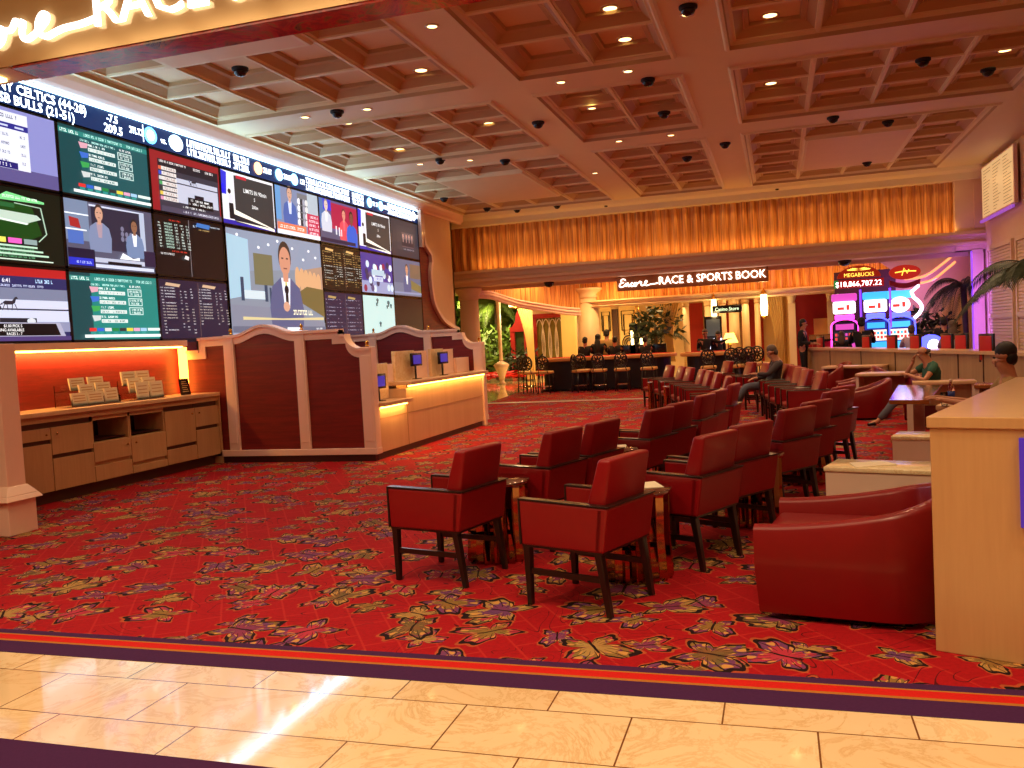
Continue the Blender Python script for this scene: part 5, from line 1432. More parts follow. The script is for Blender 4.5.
def person(x, y, z, deg, label, J, shirt='tee', pants='jeans', hair='hair', shoes='black', hair_long=0, bald=False, sc=1.0, sleeves=2, skirt=False, apron=None):
    """J: pelvis, chest, neck, head, and per side (l/r) shoulder, elbow, wrist, hip, knee, ankle, toe; x is forward"""
    t = thing('person', label, 'person', (x, y, z), R_(deg)); t.scale = (sc, sc, sc)
    nodes, edges, ix = [], [], {}
    def N(k, p, r, par=None):
        ix[k] = len(nodes); nodes.append((tuple(p), r))
        if par is not None: edges.append((ix[par], ix[k]))
    P, Cc, Nk, Hd = V3(*J['pelvis']), V3(*J['chest']), V3(*J['neck']), V3(*J['head'])
    N('pelvis', P, (.13, .11)); N('waist', P.lerp(Cc, .5), (.115, .095), 'pelvis'); N('chest', Cc, (.14, .1), 'waist'); N('neck', Nk, .058, 'chest')
    up = (Hd - Nk).normalized(); fw = V3(1, 0, 0); fw = (fw - up * fw.dot(up)).normalized(); sd = up.cross(fw)
    N('jaw', Hd - up * .06 + fw * .015, (.066, .07), 'neck'); N('head', Hd + up * .03 - fw * .005, (.08, .09), 'jaw'); N('crown', Hd + up * .095 - fw * .01, (.055, .062), 'head')
    N('nose', Hd + fw * .105 - up * .0, .014, 'jaw')
    for s_, k in ((1, 'l'), (-1, 'r')): N('ear' + k, Hd + sd * .088 * s_ - fw * .005, (.008, .016), 'head')
    for k, s_ in (('l', 1), ('r', -1)):
        sh, el, wr = V3(*J['shoulder_' + k]), V3(*J['elbow_' + k]), V3(*J['wrist_' + k])
        N('sh' + k, sh, .058, 'chest'); N('ua' + k, sh.lerp(el, .5), .047, 'sh' + k); N('el' + k, el, .04, 'ua' + k); N('fa' + k, el.lerp(wr, .4), .038, 'el' + k); N('wr' + k, wr, .026, 'fa' + k)
        d = (wr - el).normalized(); hd = V3(*J.get('hand_' + k, tuple(d))).normalized(); side = hd.cross(V3(0, 0, 1)); side = side.normalized() if side.length > .1 else V3(0, 1, 0)
        N('pm' + k, wr + hd * .055, (.036, .016), 'wr' + k)
        dn = hd.cross(side).normalized()
        if dn.z > 0: dn = -dn
        for f, (o_, L_) in enumerate(((-.027, .062), (-.009, .074), (.009, .07), (.026, .054))):
            b0 = wr + hd * .09 + side * o_
            N('f%d%s' % (f, k), b0, .0085, 'pm' + k); N('g%d%s' % (f, k), b0 + hd * L_ * .5 + dn * .008, .0082, 'f%d%s' % (f, k)); N('h%d%s' % (f, k), b0 + hd * L_ * .85 + dn * .03, .007, 'g%d%s' % (f, k))
        N('t0' + k, wr + hd * .035 - side * .035 * s_, .01, 'pm' + k); N('t1' + k, wr + hd * .07 - side * .055 * s_ + dn * .01, .009, 't0' + k)
        hp, kn, an, to = V3(*J['hip_' + k]), V3(*J['knee_' + k]), V3(*J['ankle_' + k]), V3(*J['toe_' + k])
        N('hp' + k, hp, .085, 'pelvis'); N('th' + k, hp.lerp(kn, .5), .072, 'hp' + k); N('kn' + k, kn, .054, 'th' + k); N('cf' + k, kn.lerp(an, .35), .054, 'kn' + k); N('an' + k, an, .034, 'cf' + k); N('to' + k, to, (.036, .024), 'an' + k)
    skinned('body', nodes, edges, 'skin', t)
    g = .014
    # shirt
    nn, ee = [], []
    def A(p, r): nn.append((tuple(p), r)); return len(nn) - 1
    a = A(P + V3(0, 0, -.09), (.18, .165)); b = A(P.lerp(Cc, .5), (.155, .135)); c = A(Cc, (.18, .14)); d = A(Nk - (Nk - Cc) * .3, (.075, .07)); ee += [(a, b), (b, c), (c, d)]
    for k in 'lr':
        sh, el, wr = V3(*J['shoulder_' + k]), V3(*J['elbow_' + k]), V3(*J['wrist_' + k])
        e = A(sh, .08); f = A(sh.lerp(el, .55), .066); ee += [(c, e), (e, f)]
        if sleeves == 2:
            h = A(el, .052); i2 = A(el.lerp(wr, .9), .04); ee += [(f, h), (h, i2)]
    skinned('shirt', nn, ee, shirt, t)
    nn, ee = [], []
    a = A(P + (Cc - P) * .12, (.15, .125)); b = A(P, (.155, .13)); ee += [(a, b)]
    for k in 'lr':
        hp, kn, an = V3(*J['hip_' + k]), V3(*J['knee_' + k]), V3(*J['ankle_' + k])
        c = A(hp, .1); d = A(hp.lerp(kn, .5), .086); e = A(kn, .068); f = A(kn.lerp(an, .5), .064); h = A(kn.lerp(an, .93), .056); ee += [(b, c), (c, d), (d, e), (e, f), (f, h)]
    skinned('trousers', nn, ee, pants, t)
    for k in 'lr':
        an, to = V3(*J['ankle_' + k]), V3(*J['toe_' + k])
        skinned('shoe', [(tuple(an + V3(0, 0, -.02)), .046), (tuple(an.lerp(to, .5) + V3(0, 0, -.01)), (.045, .034)), (tuple(to), (.04, .028))], [(0, 1), (1, 2)], shoes, t)
    if not bald or hair_long:
        q = MB(); TT = Matrix(((fw.x, sd.x, up.x, Hd.x), (fw.y, sd.y, up.y, Hd.y), (fw.z, sd.z, up.z, Hd.z), (0, 0, 0, 1)))
        q.sphere((-.034, 0, .05), .094, 1.0, .96, 1.0, 8, 0, TT); q.sphere((-.05, 0, -.01), .085, .75, 1.05, 1.0, 7, 0, TT)
        if hair_long: q.sphere((-.07, 0, -.1 - hair_long / 2), .1, .55, 1.0, 1.0 + hair_long * 6, 8, 0, TT)
        q.build('hair', hair, t)
    elif bald:
        q = MB(); TT = Matrix(((fw.x, sd.x, up.x, Hd.x), (fw.y, sd.y, up.y, Hd.y), (fw.z, sd.z, up.z, Hd.z), (0, 0, 0, 1)))
        q.sphere((-.045, 0, -.005), .08, .85, 1.12, .55, 7, 0, TT); q.build('hair', 'greyhair', t)
    q = MB()
    for s_ in (1, -1):
        c = Hd + fw * .075 + sd * .034 * s_ + up * .02; q.sphere(tuple(c), .009, n=5)
    q.build('eyes', 'black', t)
    q = MB(); c = Hd + fw * .083 - up * .058; q.sphere(tuple(c), .02, .5, 1.1, .3, n=5); q.build('mouth', 'red_wall', t)
    return t
def sit(arms='lap', lean=-.1, seat=.5, spread=.12):
    J = dict(pelvis=(0, 0, seat + .08), chest=(lean, 0, seat + .42), neck=(lean + .0, 0, seat + .6), head=(lean + .04, 0, seat + .75))
    for k, s_ in (('l', 1), ('r', -1)):
        J['shoulder_' + k] = (lean, .18 * s_, seat + .52); J['hip_' + k] = (.03, .09 * s_, seat + .06); J['knee_' + k] = (.46, spread * s_, seat + .05)
        J['ankle_' + k] = (.52, (spread + .02) * s_, .09); J['toe_' + k] = (.68, (spread + .03) * s_, .035)
        if arms == 'lap': J['elbow_' + k] = (lean + .08, .25 * s_, seat + .25); J['wrist_' + k] = (.26, .12 * s_, seat + .2)
        elif arms == 'desk': J['elbow_' + k] = (lean + .2, .27 * s_, seat + .3); J['wrist_' + k] = (lean + .45, .12 * s_, seat + .36)
    return J
def stand(arms='down'):
    J = dict(pelvis=(0, 0, .93), chest=(0, 0, 1.28), neck=(0, 0, 1.46), head=(.03, 0, 1.6))
    for k, s_ in (('l', 1), ('r', -1)):
        J['shoulder_' + k] = (0, .185 * s_, 1.38); J['hip_' + k] = (0, .09 * s_, .88); J['knee_' + k] = (.02, .1 * s_, .48); J['ankle_' + k] = (0, .1 * s_, .08); J['toe_' + k] = (.15, .12 * s_, .03)
        J['elbow_' + k] = (-.02, .23 * s_, 1.1)
        J['wrist_' + k] = (.08, .23 * s_, .86) if arms == 'down' else (.28, .16 * s_, 1.06)
    return J
# the man in charcoal
J = sit('lap', -.14, .44); J['chest'] = (-.16, 0, .82); J['neck'] = (-.12, 0, .98); J['head'] = (-.04, 0, 1.11); J['shoulder_l'] = (-.14, .18, .92); J['shoulder_r'] = (-.14, -.18, .92); J['ankle_l'] = (.78, .1, .09); J['toe_l'] = (.92, .1, .05); J['knee_l'] = (.45, .12, .52); J['ankle_r'] = (.6, -.16, .09); J['toe_r'] = (.75, -.17, .04)
J['elbow_l'] = (.1, .3, .72); J['wrist_l'] = (.3, .2, .74)
person(-.16, 17.65, 0, 192, 'man in charcoal shirt and grey trousers leaning back in a red chair, legs stretched out', J, 'tee', 'jeans', 'greyhair', 'black', sleeves=2, sc=1.06)
# attendant
a = atY(803, 340, 24.9)
person(a.x, 24.9, .12, -15, 'dark haired attendant in a black uniform standing beside the end of the curved bar', stand('fwd'), 'dark_cloth', 'dark_cloth')
o = MB().box(a.x - .5, a.x + .45, 24.6, 25.25, 0, .12).build('floor_step', 'red_wall'); tag(o, 'low red step under the standing attendant', 'step')
t = thing('service_stand', 'dark red podium in front of the attendant', 'podium', (a.x + .55, 26.5, 0))
q = MB(); q.box(a.x + .3, a.x + .8, 26.3, 26.7, 0, 1.2); wpart(q, 'body', 'red_wall', t); q = MB(); q.hexa([(a.x + .22, 26.2, 1.2), (a.x + .88, 26.2, 1.2), (a.x + .88, 26.8, 1.3), (a.x + .22, 26.8, 1.3)], [(a.x + .22, 26.2, 1.26), (a.x + .88, 26.2, 1.26), (a.x + .88, 26.8, 1.4), (a.x + .22, 26.8, 1.4)]); wpart(q, 'top', 'black', t)
# bald man
J = sit('desk', -.02, .42); J['neck'] = (.04, 0, 1.0); J['head'] = (.1, 0, 1.15); J['wrist_l'] = (.34, .12, .8); J['wrist_r'] = (.24, -.08, .98); J['elbow_r'] = (.32, -.2, .76); J['hand_r'] = (-.2, .2, .9)
J['ankle_l'] = (.85, .08, .09); J['toe_l'] = (1.0, .08, .05); J['knee_l'] = (.5, .1, .47); J['ankle_r'] = (.72, -.18, .09); J['toe_r'] = (.88, -.2, .04)
person(atY(930, 360, 14.9).x, 14.9, 0, 190, 'bald man in a dark green shirt bent over a desk, bare ankles stretched out', J, 'green_cloth', 'jeans', 'greyhair', 'black', bald=True, sleeves=1, sc=1.0)
# person at right edge
J = sit('desk', .05, .44); J['wrist_l'] = (.6, .18, .82); J['wrist_r'] = (.62, -.1, .82)
person(2.18, 9.4, 0, 175, 'person in a tan top with dark hair at the right picture edge, reaching forward', J, 'tan_cloth', 'jeans', 'hair', 'black', sleeves=1, sc=1.05)
# people at bar side and slots
for px, py, Y, l, sh, hr, ln, k in ((862, 345, 25.0, 'broad seated figure in black, back turned, in front of the slot machines', 'dark_cloth', 'hair', 0, 1.15),
                            (842, 345, 25.3, 'small dark haired figure seated before the pink slot machine', 'dark_cloth', 'greyhair', .1, .9),
                            (953, 345, 21.2, 'person in pale lilac clothes seated beside the round lit cabinet', 'lilac', 'greyhair', .1, 1.0),
                            (912, 345, 24.0, 'pale dressed person half hidden by the right slot machine', 'lilac', 'greyhair', 0, .95)):
    a = atY(px, py, Y); person(a.x, Y, .22, 85, l, sit('desk', 0, .5), sh, 'dark_cloth', hr, hair_long=ln, sc=k)
a = atY(944, 330, 23.5); person(a.x, 23.5, 0, 95, 'dark clothed person standing under the palm fronds', stand('fwd'), 'dark_cloth', 'dark_cloth', sc=.98)

# ================================================================== GAMING AREA
def table(x0, x1, y, label, d=1.3):
    cx_ = (x0 + x1) / 2
    t = thing('gaming_table', label, 'table', (cx_, y, 0)); w = (x1 - x0) / 2
    def oval(w, d, n=28): return [(max(-w + d / 2, min(w - d / 2, 0)) if False else (w - d / 2) * (1 if math.cos(2 * PI * i / n) > 0 else -1) + d / 2 * math.cos(2 * PI * i / n), d / 2 * math.sin(2 * PI * i / n)) for i in range(n)]
    q = MB(); q.prism(oval(w, d), .95, 1.06, 'z'); q.build('padded_rail', 'felt', t, .03)
    q = MB(); q.prism(oval(w - .15, d - .3), 1.055, 1.065, 'z'); q.build('playing_surface', 'carpet_redstripe', t)
    q = MB(); q.prism(oval(w - .2, d - .35), .05, .95, 'z'); q.build('skirt', 'table_body', t)
    q = MB(); q.prism(oval(w - .1, d - .2), .0, .05, 'z'); q.build('plinth', 'black', t)
    return t
table(-7.5, -3.0, 27.3, 'long gaming table with amber rail behind the row of round backed stools')
a0 = atY(680, 352, 26.3); a1 = atY(738, 347, 26.3)
table(a0.x, a1.x + .6, 26.3, 'second gaming table with bright amber rail, right of the first')
def make_stool():
    t = thing('round_back_stool', '-', 'stool')
    for sx in (-1, 1):
        for sy in (-1, 1):
            q = MB(); q.tube([(sx * .21, sy * .2, 0), (sx * .17, sy * .17, .62)], .019, 6); q.build('leg', 'black_wood', t)
    q = MB(); q.tube([(.2, .185, .2), (.2, -.185, .2), (-.2, -.185, .2), (-.2, .185, .2)], .012, 6, closed=True); q.build('footrest', 'steel', t)
    q = MB(); q.rbox(-.22, .22, -.22, .22, .6, .69, .03); q.build('seat_pad', 'stool_pad', t)
    q = MB()
    T = Matrix.Translation((-.22, 0, .95)) @ Matrix.Rotation(PI / 2, 4, 'Y')
    ring = [(T @ Vector((.21 * math.cos(2 * PI * i / 24), .19 * math.sin(2 * PI * i / 24), 0))) for i in range(24)]
    q.tube(ring, .024, 6, closed=True)
    for k in range(8):
        a = 2 * PI * k / 8 + PI / 8
        pet = [(T @ Vector(((.1 + .07 * math.cos(u)) * math.cos(a) - .045 * math.sin(u) * math.sin(a), ((.1 + .07 * math.cos(u)) * math.sin(a) + .045 * math.sin(u) * math.cos(a)), 0))) for u in [2 * PI * j / 12 for j in range(12)]]
        q.tube(pet, .017, 5, closed=True)
    q.tube([(-.22, .16, .62), (-.22, .12, .78)], .014, 6); q.tube([(-.22, -.16, .62), (-.22, -.12, .78)], .014, 6)
    q.build('petal_backrest', 'black_wood', t)
    q = MB(); q.prism([(.05 * math.cos(2 * PI * i / 12), .95 + .05 * math.sin(2 * PI * i / 12)) for i in range(12)], -.23, -.21, 'x'); q.build('rosette', 'stool_pad', t)
    return t
st0 = make_stool(); us = [0]
SL = [(atY(526, 365, 26.9).x, 26.9, 60, 'leftmost'), (atY(531, 365, 26.3).x, 26.3, 70, 'second from the left'), (atY(545, 365, 26.1).x, 26.1, 85, 'third from the left, a little apart'), (atY(580, 365, 26.15).x, 26.15, 40, 'left of the crowd, turned sideways'), (atY(599, 365, 26.0).x, 26.0, 92, 'under the long haired woman'),
      (atY(622, 365, 26.0).x, 26.0, 92, 'whole petal back visible, in the middle of the long table'), (atY(585, 365, 26.7).x, 26.62, 70, 'partly behind the sideways one'), (atY(649, 365, 26.0).x, 26.0, 84, 'at the right end of the long table')]
for x, y, d, l in SL:
    o = st0 if not us[0] else copy_tree(st0); us[0] += 1
    o.location = (x, y, 0); o.rotation_euler = (0, 0, R_(d)); o['label'] = 'black petal backed stool, ' + l; o['group'] = 'petal backed stools at the gaming tables'
for k, (px, d, l) in enumerate(((708, 92, 'in front of the second gaming table, left'), (732, 88, 'in front of the second gaming table, second'), (741, 80, 'with violet glints, third at the second table'), (751, 75, 'with violet glints, fourth at the second table'), (760, 70, 'rightmost by the cream columns'))):
    a = atY(px, 352, 24.9 + .35 * (k > 1) + .3 * (k > 2) + .3 * (k > 3)); o = copy_tree(st0); o.location = (a.x, a.y, 0); o.rotation_euler = (0, 0, R_(d)); o['label'] = 'black petal backed stool, ' + l; o['group'] = 'petal backed stools at the gaming tables'
for px, Y, ln, sh, l, sc in ((585, 28.3, 0, 'dark_cloth', 'dark clothed player at the left end of the long gaming table', 1), (598, 28.4, .25, 'dark_cloth', 'woman with long black hair at the long gaming table', 1.05),
                         (607, 29.6, 0, 'tan_cloth', 'bare headed player in a tan top beyond the long haired woman', 1.15), (615, 28.3, 0, 'dark_cloth', 'dark clothed player right of the long haired woman', .98),
                         (645, 28.2, 0, 'dark_cloth', 'dark clothed player at the right end of the long gaming table', .95)):
    a = atY(px, 345, Y); person(a.x, Y, .2, 88, l, sit('desk', 0, .6), sh, 'dark_cloth', 'hair', hair_long=ln, sc=sc)
for px, l in ((630, 'black gaming terminal on the long table'), (637, 'second black gaming terminal beside the first'), (660, 'black terminal cluster behind the far red chairs')):
    a = atY(px, 350, 28.4); t = thing('gaming_terminal', l, 'machine', (a.x, 28.4, 0)); q = MB(); q.box(a.x - .2, a.x + .2, 28.2, 28.6, 0, 1.0); wpart(q, 'body', 'matte_black', t)
    q = MB(); q.rbox(a.x - .22, a.x + .22, 28.3, 28.4, 1.0, 1.35, .02); wpart(q, 'monitor', 'black', t)
J = stand('fwd'); J['elbow_l'] = (.1, .42, 1.3); J['wrist_l'] = (.2, .66, 1.38)
a = atY(705, 335, 28.0); person(a.x, 28.0, 0, -80, 'man in a dark suit with one arm stretched out behind the second gaming table', J, 'dark_cloth', 'dark_cloth', 'greyhair')
a = atY(718, 335, 28.2); person(a.x, 28.2, 0, -60, 'woman with black hair standing beside the suited man', stand('down'), 'dark_cloth', 'dark_cloth', hair_long=.15, sc=.95)
# kiosks
a = atY(713, 324, 29.5)
t = thing('display_pillar', 'tall black info screen behind the second gaming table', 'display', (a.x, 29.5, 0))
q = MB(); q.box(a.x - .28, a.x + .28, 29.5, 29.62, .0, 2.15); wpart(q, 'body', 'black', t)
q = MB(); q.box(a.x - .22, a.x + .22, 29.49, 29.5, 1.5, 2.05); wpart(q, 'dim_display', ecol('50504C', .6), t)
q = MB(); q.box(a.x - .2, a.x + .3, 29.0, 29.06, 1.05, 1.42); wpart(q, 'white_display', ecol('E8E8FF', 2.2), t)
a = atY(730, 340, 29)
t = thing('table_lamp', 'table lamp with glowing yellow shade near the cream columns', 'lamp', (a.x, 29, .9))
q = MB(); q.lathe([(.26, 0), (.13, .32)], (0, 0, .35), 16); q.build('shade', 'lampshade', t)
q = MB(); q.lathe([(.09, 0), (.04, .04), (.03, .2), (.05, .28), (.02, .36)], (0, 0, 0), 12); q.build('base', 'brass', t)
t = thing('console_table', 'low console carrying the glowing table lamp', 'table', (a.x, 29, 0)); q = MB(); q.box(-.5, .5, -.25, .25, .82, .9); q.build('top', 'black_wood', t)
for sx in (-1, 1):
    q = MB(); q.box(sx * .45 - .03, sx * .45 + .03, -.2, .2, 0, .82); q.build('leg', 'black_wood', t)

# sign hanging under the back cornice
s0 = atY(617, 285, 25.55); s1 = atY(768, 268, 25.55)
t = thing('lit_sign', 'small complete lit sign reading RACE & SPORTS BOOK at the back of the room', 'sign', (-2.3, 25.6, 3.2))
q = MB(); q.box(s0.x, s1.x, 25.57, 25.68, 2.98, 3.42); wpart(q, 'backing_board', simple('copper_board', 'A8683E', .25, .3), t)
sign_text(t, s0.x + .06, 3.1, 25.55, .235, 1.15, s0.x + 1.24, s1.x - .06)
for px in (536, ):
    a = atY(px, 278, 25.4)
a = atY(547, 277, 25.3); t = thing('dome_camera', 'black dome under the back cornice, left of the sign', 'camera', (a.x, 25.5, 3.4), 0, 'black ceiling domes'); q = MB(); q.lathe([(.16, 0), (.15, -.06), (.1, -.13), (.01, -.16)], (0, 0, 0), 16); q.build('dome', 'black', t)
a = atY(845, 254, 25.3); t = thing('dome_camera', 'black dome under the back cornice, above the slot machines', 'camera', (a.x, 25.5, 3.4), 0, 'black ceiling domes'); q = MB(); q.lathe([(.18, 0), (.17, -.06), (.11, -.13), (.01, -.16)], (0, 0, 0), 16); q.build('dome', 'black', t)

def column(px0, px1, Y, ztop, label, cap=True, mat='cream', sq=False):
    a = atY(px0, 330, Y); b = atY(px1, 330, Y); r = (b.x - a.x) / 2; cx_ = (a.x + b.x) / 2
    t = thing('column', label, 'column', (cx_, Y, 0))
    q = MB()
    if sq: q.box(-r, r, -r, r, .3, ztop - .3)
    else: q.lathe([(r * 1.02, .3), (r, 1), (r * .92, ztop - .35)], (0, 0, 0), 24)
    q.build('shaft', mat, t)
    q = MB(); q.lathe([(r * 1.25, 0), (r * 1.25, .12), (r * 1.1, .16), (r * 1.15, .24), (r * 1.0, .3)], (0, 0, 0), 24); q.build('base', mat, t)
    q = MB(); q.lathe([(r * .93, -.37), (r * 1.08, -.3), (r * .98, -.24), (r * 1.3, -.1), (r * 1.4, -.06), (r * 1.4, 0)], (0, 0, ztop), 24); q.build('capital', mat, t)
    return t
column(461, 480, 25.45, 3.38, 'pink lit round column at the far left beside the curved screen surround', mat='plaster')
column(577, 600, 30.2, 3.4, 'thick cream column at the middle of the back room')
column(563, 577, 33.5, 3.2, 'bright yellow lit column left of the thick cream column', mat='curtain_cream', sq=True)
# curved cornice and drape on the left back
cpx = [(476, 294, 25.6), (490, 295, 26.1), (503, 299, 26.7), (520, 304, 27.5), (545, 308, 28.4), (566, 311, 29.2), (580, 312, 29.7)]
cw = [atY(*c) for c in cpx]
cwp = cr([tuple(c) for c in cw], 4)
q = MB(); q.tube([Vector(c) for c in cwp], .06, 8); q.tube([Vector(c) + Vector((0, -.05, .1)) for c in cwp], .045, 8); q.tube([Vector(c) + Vector((0, .04, -.09)) for c in cwp], .05, 8)
o = q.build('scalloped_cornice', 'pink_trim'); tag(o, 'wavy pink cornice from the round column toward the middle column', 'moulding')
vs, fs = [], []; rnd = random.Random(4); ph = 0
dn = cr([tuple(c) for c in cw], 24)
for i, c in enumerate(dn):
    ph += rnd.uniform(.7, 1.5)
    a = .05 * math.sin(ph)
    for r in range(4): vs.append((c[0] + a * .4, c[1] + a + .15, c[2] + (4.3 - c[2]) * r / 3))
for i in range(len(dn) - 1):
    for r in range(3): fs.append((i * 4 + r, (i + 1) * 4 + r, (i + 1) * 4 + r + 1, i * 4 + r + 1))
o = MB().add(vs, fs, 0, None, True).build('pleated_curtain', 'drape'); tag(o, 'orange pleated drape above the wavy cornice at the left back', 'curtain')

# back wall and its openings
BW = 38
mb = MB(); mb.box(-10.75, 9, BW, BW + .2, 0, 4.3); mb.box(-24, 12, 51.5, 52, 0, 6); mb.box(-24.2, -24, 22.6, 52, 0, 6); mb.box(9, 9.2, 25.2, 52, 0, 4.3)
mb.box(-24, -9.3, 22.4, 22.6, 0, 6)
struct('wall_back', mb, 'cream')
def P_(px, py, Y): return atY(px, py, Y)
def panel(name, label, cat, px0, px1, zt, z0, Y, mat, th=.12, kind=None):
    a = atY(px0, 340, Y).x; b = atY(px1, 340, Y).x
    o = MB().box(a, b, Y - th, Y, z0, zt).build(name, mat)
    if kind: o['kind'] = kind
    else: tag(o, label, cat)
    return o
for px0, px1, l in ((688, 704, 'left'), (716, 740, 'middle'), (742, 764, 'right')):
    panel('wall_panel', 'crimson wall panel between cream columns at the back, ' + l + ' one', 'wall panel', px0, px1, 2.9, .3, BW - .02, 'red_wall')
# red bay behind the attendant, nearer
mb = MB(); a = atY(796, 340, 31).x; b = atY(833, 340, 31).x
mb.box(a - .2, b + .2, 31.6, 31.7, 0, 3.0); o = mb.build('wall_panel', 'red_wall'); tag(o, 'crimson bay behind the standing attendant', 'wall panel')
mb = MB(); c = atY(815, 340, 31).x; mb.box(c, b, 31.4, 31.6, 0, 1.9); o = mb.build('wall_panel', 'felt'); tag(o, 'tan panel inside the crimson bay', 'wall panel')
for k, (px0, px1) in enumerate(((789, 796), (828, 834))):
    column(px0, px1, 30.6, 2.75, ('left' if k == 0 else 'right') + ' slim cream pilaster framing the crimson bay', sq=True)
for k, (px0, px1, l) in enumerate(((683, 690, 'leftmost of the slim cream columns'), (705, 715, 'second of the slim cream columns, behind the info screen'), (719, 727, 'third of the slim cream columns'), (729, 740, 'slim cream column right of the hanging black sign'), (742, 750, 'slim cream column behind the glowing lamp'), (755, 761, 'last slim cream column before the swagged curtain'))):
    column(px0, px1, 33.5 + (k % 2) * 1.2, 3.0, l)
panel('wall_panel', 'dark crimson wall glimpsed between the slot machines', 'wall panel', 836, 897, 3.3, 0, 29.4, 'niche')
# curtains gathered
def swag(px0, px1, Y, zt, zb, side, label):
    a = atY(px0, 330, Y).x; b = atY(px1, 330, Y).x
    vs, fs = [], []; n = 40; R = 12
    for i in range(n + 1):
        u = i / n
        for r in range(R + 1):
            v = r / R
            k = 1 - .55 * math.sin(min(1, v * 1.5) * PI / 2) * (1 if v < .67 else (1 - (v - .67) * .6))
            uu = u * k + ((1 - k) if side > 0 else 0)
            vs.append((a + (b - a) * uu, Y + .06 * math.sin(u * 46) * (.5 + v), zt + (zb - zt) * v))
    for i in range(n):
        for r in range(R): q_ = i * (R + 1) + r; fs.append((q_, q_ + 1, q_ + R + 2, q_ + R + 1))
    o = MB().add(vs, fs, 0, None, True).build('gathered_curtain', 'curtain_cream'); tag(o, label, 'curtain'); return o
swag(763, 784, 30.9, 3.0, 0.05, 1, 'gathered cream curtain left of the crimson bay')
o = pleats(atY(776, 330, 31.2).x, atY(791, 330, 31.2).x, 3.0, .05, 31.2, .06, 8).build('pleated_curtain', 'curtain_cream'); tag(o, 'straight hanging cream curtain beside the crimson bay', 'curtain')
swag(664, 684, 32.8, 3.0, .6, -1, 'swagged cream curtain above the dark plant')
swag(518, 533, 35, 3.1, 0.05, 1, 'cream curtain falling beside the red garden gate')
# lattice window
t = thing('lattice_window', 'red framed window with white interlaced oval lattice', 'window', (atY(550, 340, BW).x, BW - .1, 0))
a = atY(533, 340, BW).x; b = atY(568, 340, BW).x
q = MB(); q.box(a, b, BW - .12, BW, 2.65, 2.85); q.box(a, a + .22, BW - .12, BW, .3, 2.7); q.box(b - .2, b, BW - .12, BW, .3, 2.7); wpart(q, 'frame', 'red_wall', t)
q = MB(); q.box(a + .2, b - .2, BW - .04, BW - .01, .3, 2.65); wpart(q, 'pane', simple('olive_glass', '7A6A38', .15), t)
q = MB(); W_ = b - a - .4
for k in range(4):
    c = a + .2 + W_ * (k + .5) / 4
    q.tube([(c + W_ / 4 * .72 * math.cos(2 * PI * i / 28), BW - .07, 1.47 + 1.12 * math.sin(2 * PI * i / 28)) for i in range(28)], .022, 6, closed=True)
    q.tube([(c + W_ / 8, BW - .07, .32), (c + W_ / 8, BW - .07, 2.62)], .015, 6)
wpart(q, 'lattice', 'white_lam', t)
# ornate door leaves
for px0, px1, l in ((601, 612, 'left'), (620, 637, 'right')):
    a = atY(px0, 330, 36).x; b = atY(px1, 330, 36).x; c = (a + b) / 2; w = (b - a) / 2
    t = thing('ornate_door', 'cream door leaf with black fretwork, the ' + l + ' one behind the players', 'door', (c, 36, 0))
    q = MB(); q.box(a, b, 36, 36.1, 0, 2.9); wpart(q, 'leaf', 'curtain_cream', t)
    q = MB()
    for s_ in (.75, .5): q.tube([(c - w * s_, 35.97, 1.9 - .2 * (s_ < .6) + .0), (c + w * s_, 35.97, 1.9), (c + w * s_, 35.97, 2.7 - .15 * (s_ < .6)), (c - w * s_, 35.97, 2.7 - .15 * (s_ < .6))], .025, 5, closed=True)
    for rr in (.75, .5, .28): q.tube([(c + w * rr * math.cos(2 * PI * i / 20), 35.97, 1.35 + w * rr * 1.2 * math.sin(2 * PI * i / 20)) for i in range(20)], .025, 5, closed=True)
    wpart(q, 'fretwork', 'black', t)
panel('dark_opening', 'dark gap between the two ornate door leaves', 'doorway', 612.5, 619.5, 2.8, 0, 36.3, 'groove')
# lanterns
def lantern(px, py, Y, h, label, w=.3):
    a = atY(px, py, Y); t = thing('lantern', label, 'lantern', (a.x, Y, a.z))
    q = MB(); q.lathe([(w * .5, -h / 2), (w * .62, -h * .1), (w * .5, h / 2)], (0, 0, 0), 8, smooth=False); q.build('glass', 'lantern', t)
    q = MB(); q.lathe([(w * .6, h / 2), (w * .5, h * .56), (w * .12, h * .75), (.02, h * .8)], (0, 0, 0), 8); q.lathe([(.02, -h * .66), (w * .4, -h * .58), (w * .55, -h / 2)], (0, 0, 0), 8); q.build('cap', 'brass', t); return t
lantern(714, 309, 29.8, .65, 'tall glowing lantern left of the black hanging sign', .16)
lantern(764, 305, 29.8, .7, 'tall glowing lantern right of the black hanging sign', .2)
a = atY(638, 337, 33); t = thing('hanging_display', 'black framed hanging lantern with lit sides behind the players', 'lantern', (a.x, 33, a.z))
q = MB(); q.box(-.3, .3, -.2, .2, .4, .5); q.box(-.28, -.24, -.2, .2, -.45, .4); q.box(.24, .28, -.2, .2, -.45, .4); q.box(-.3, .3, -.2, .2, -.5, -.45); q.box(-.15, .24, -.1, .1, -.45, .4); q.build('frame', 'black', t)
q = MB(); q.box(-.24, -.16, -.21, .15, -.35, .25); q.box(.1, .2, -.21, .15, -.3, -.05); q.build('lit_glass', 'lantern', t)
q = MB(); q.tube([(-.2, 0, .5), (0, 0, 1.3)], .02, 5); q.tube([(.2, 0, .5), (0, 0, 1.3)], .02, 5); q.tube([(0, 0, 1.3), (0, 0, 2.2)], .015, 5); q.build('chain', 'brass', t)
a = atY(727, 309, 29.6); t = thing('hanging_sign', 'small black hanging sign with pale lettering under the sign board', 'sign', (a.x, 29.6, a.z))
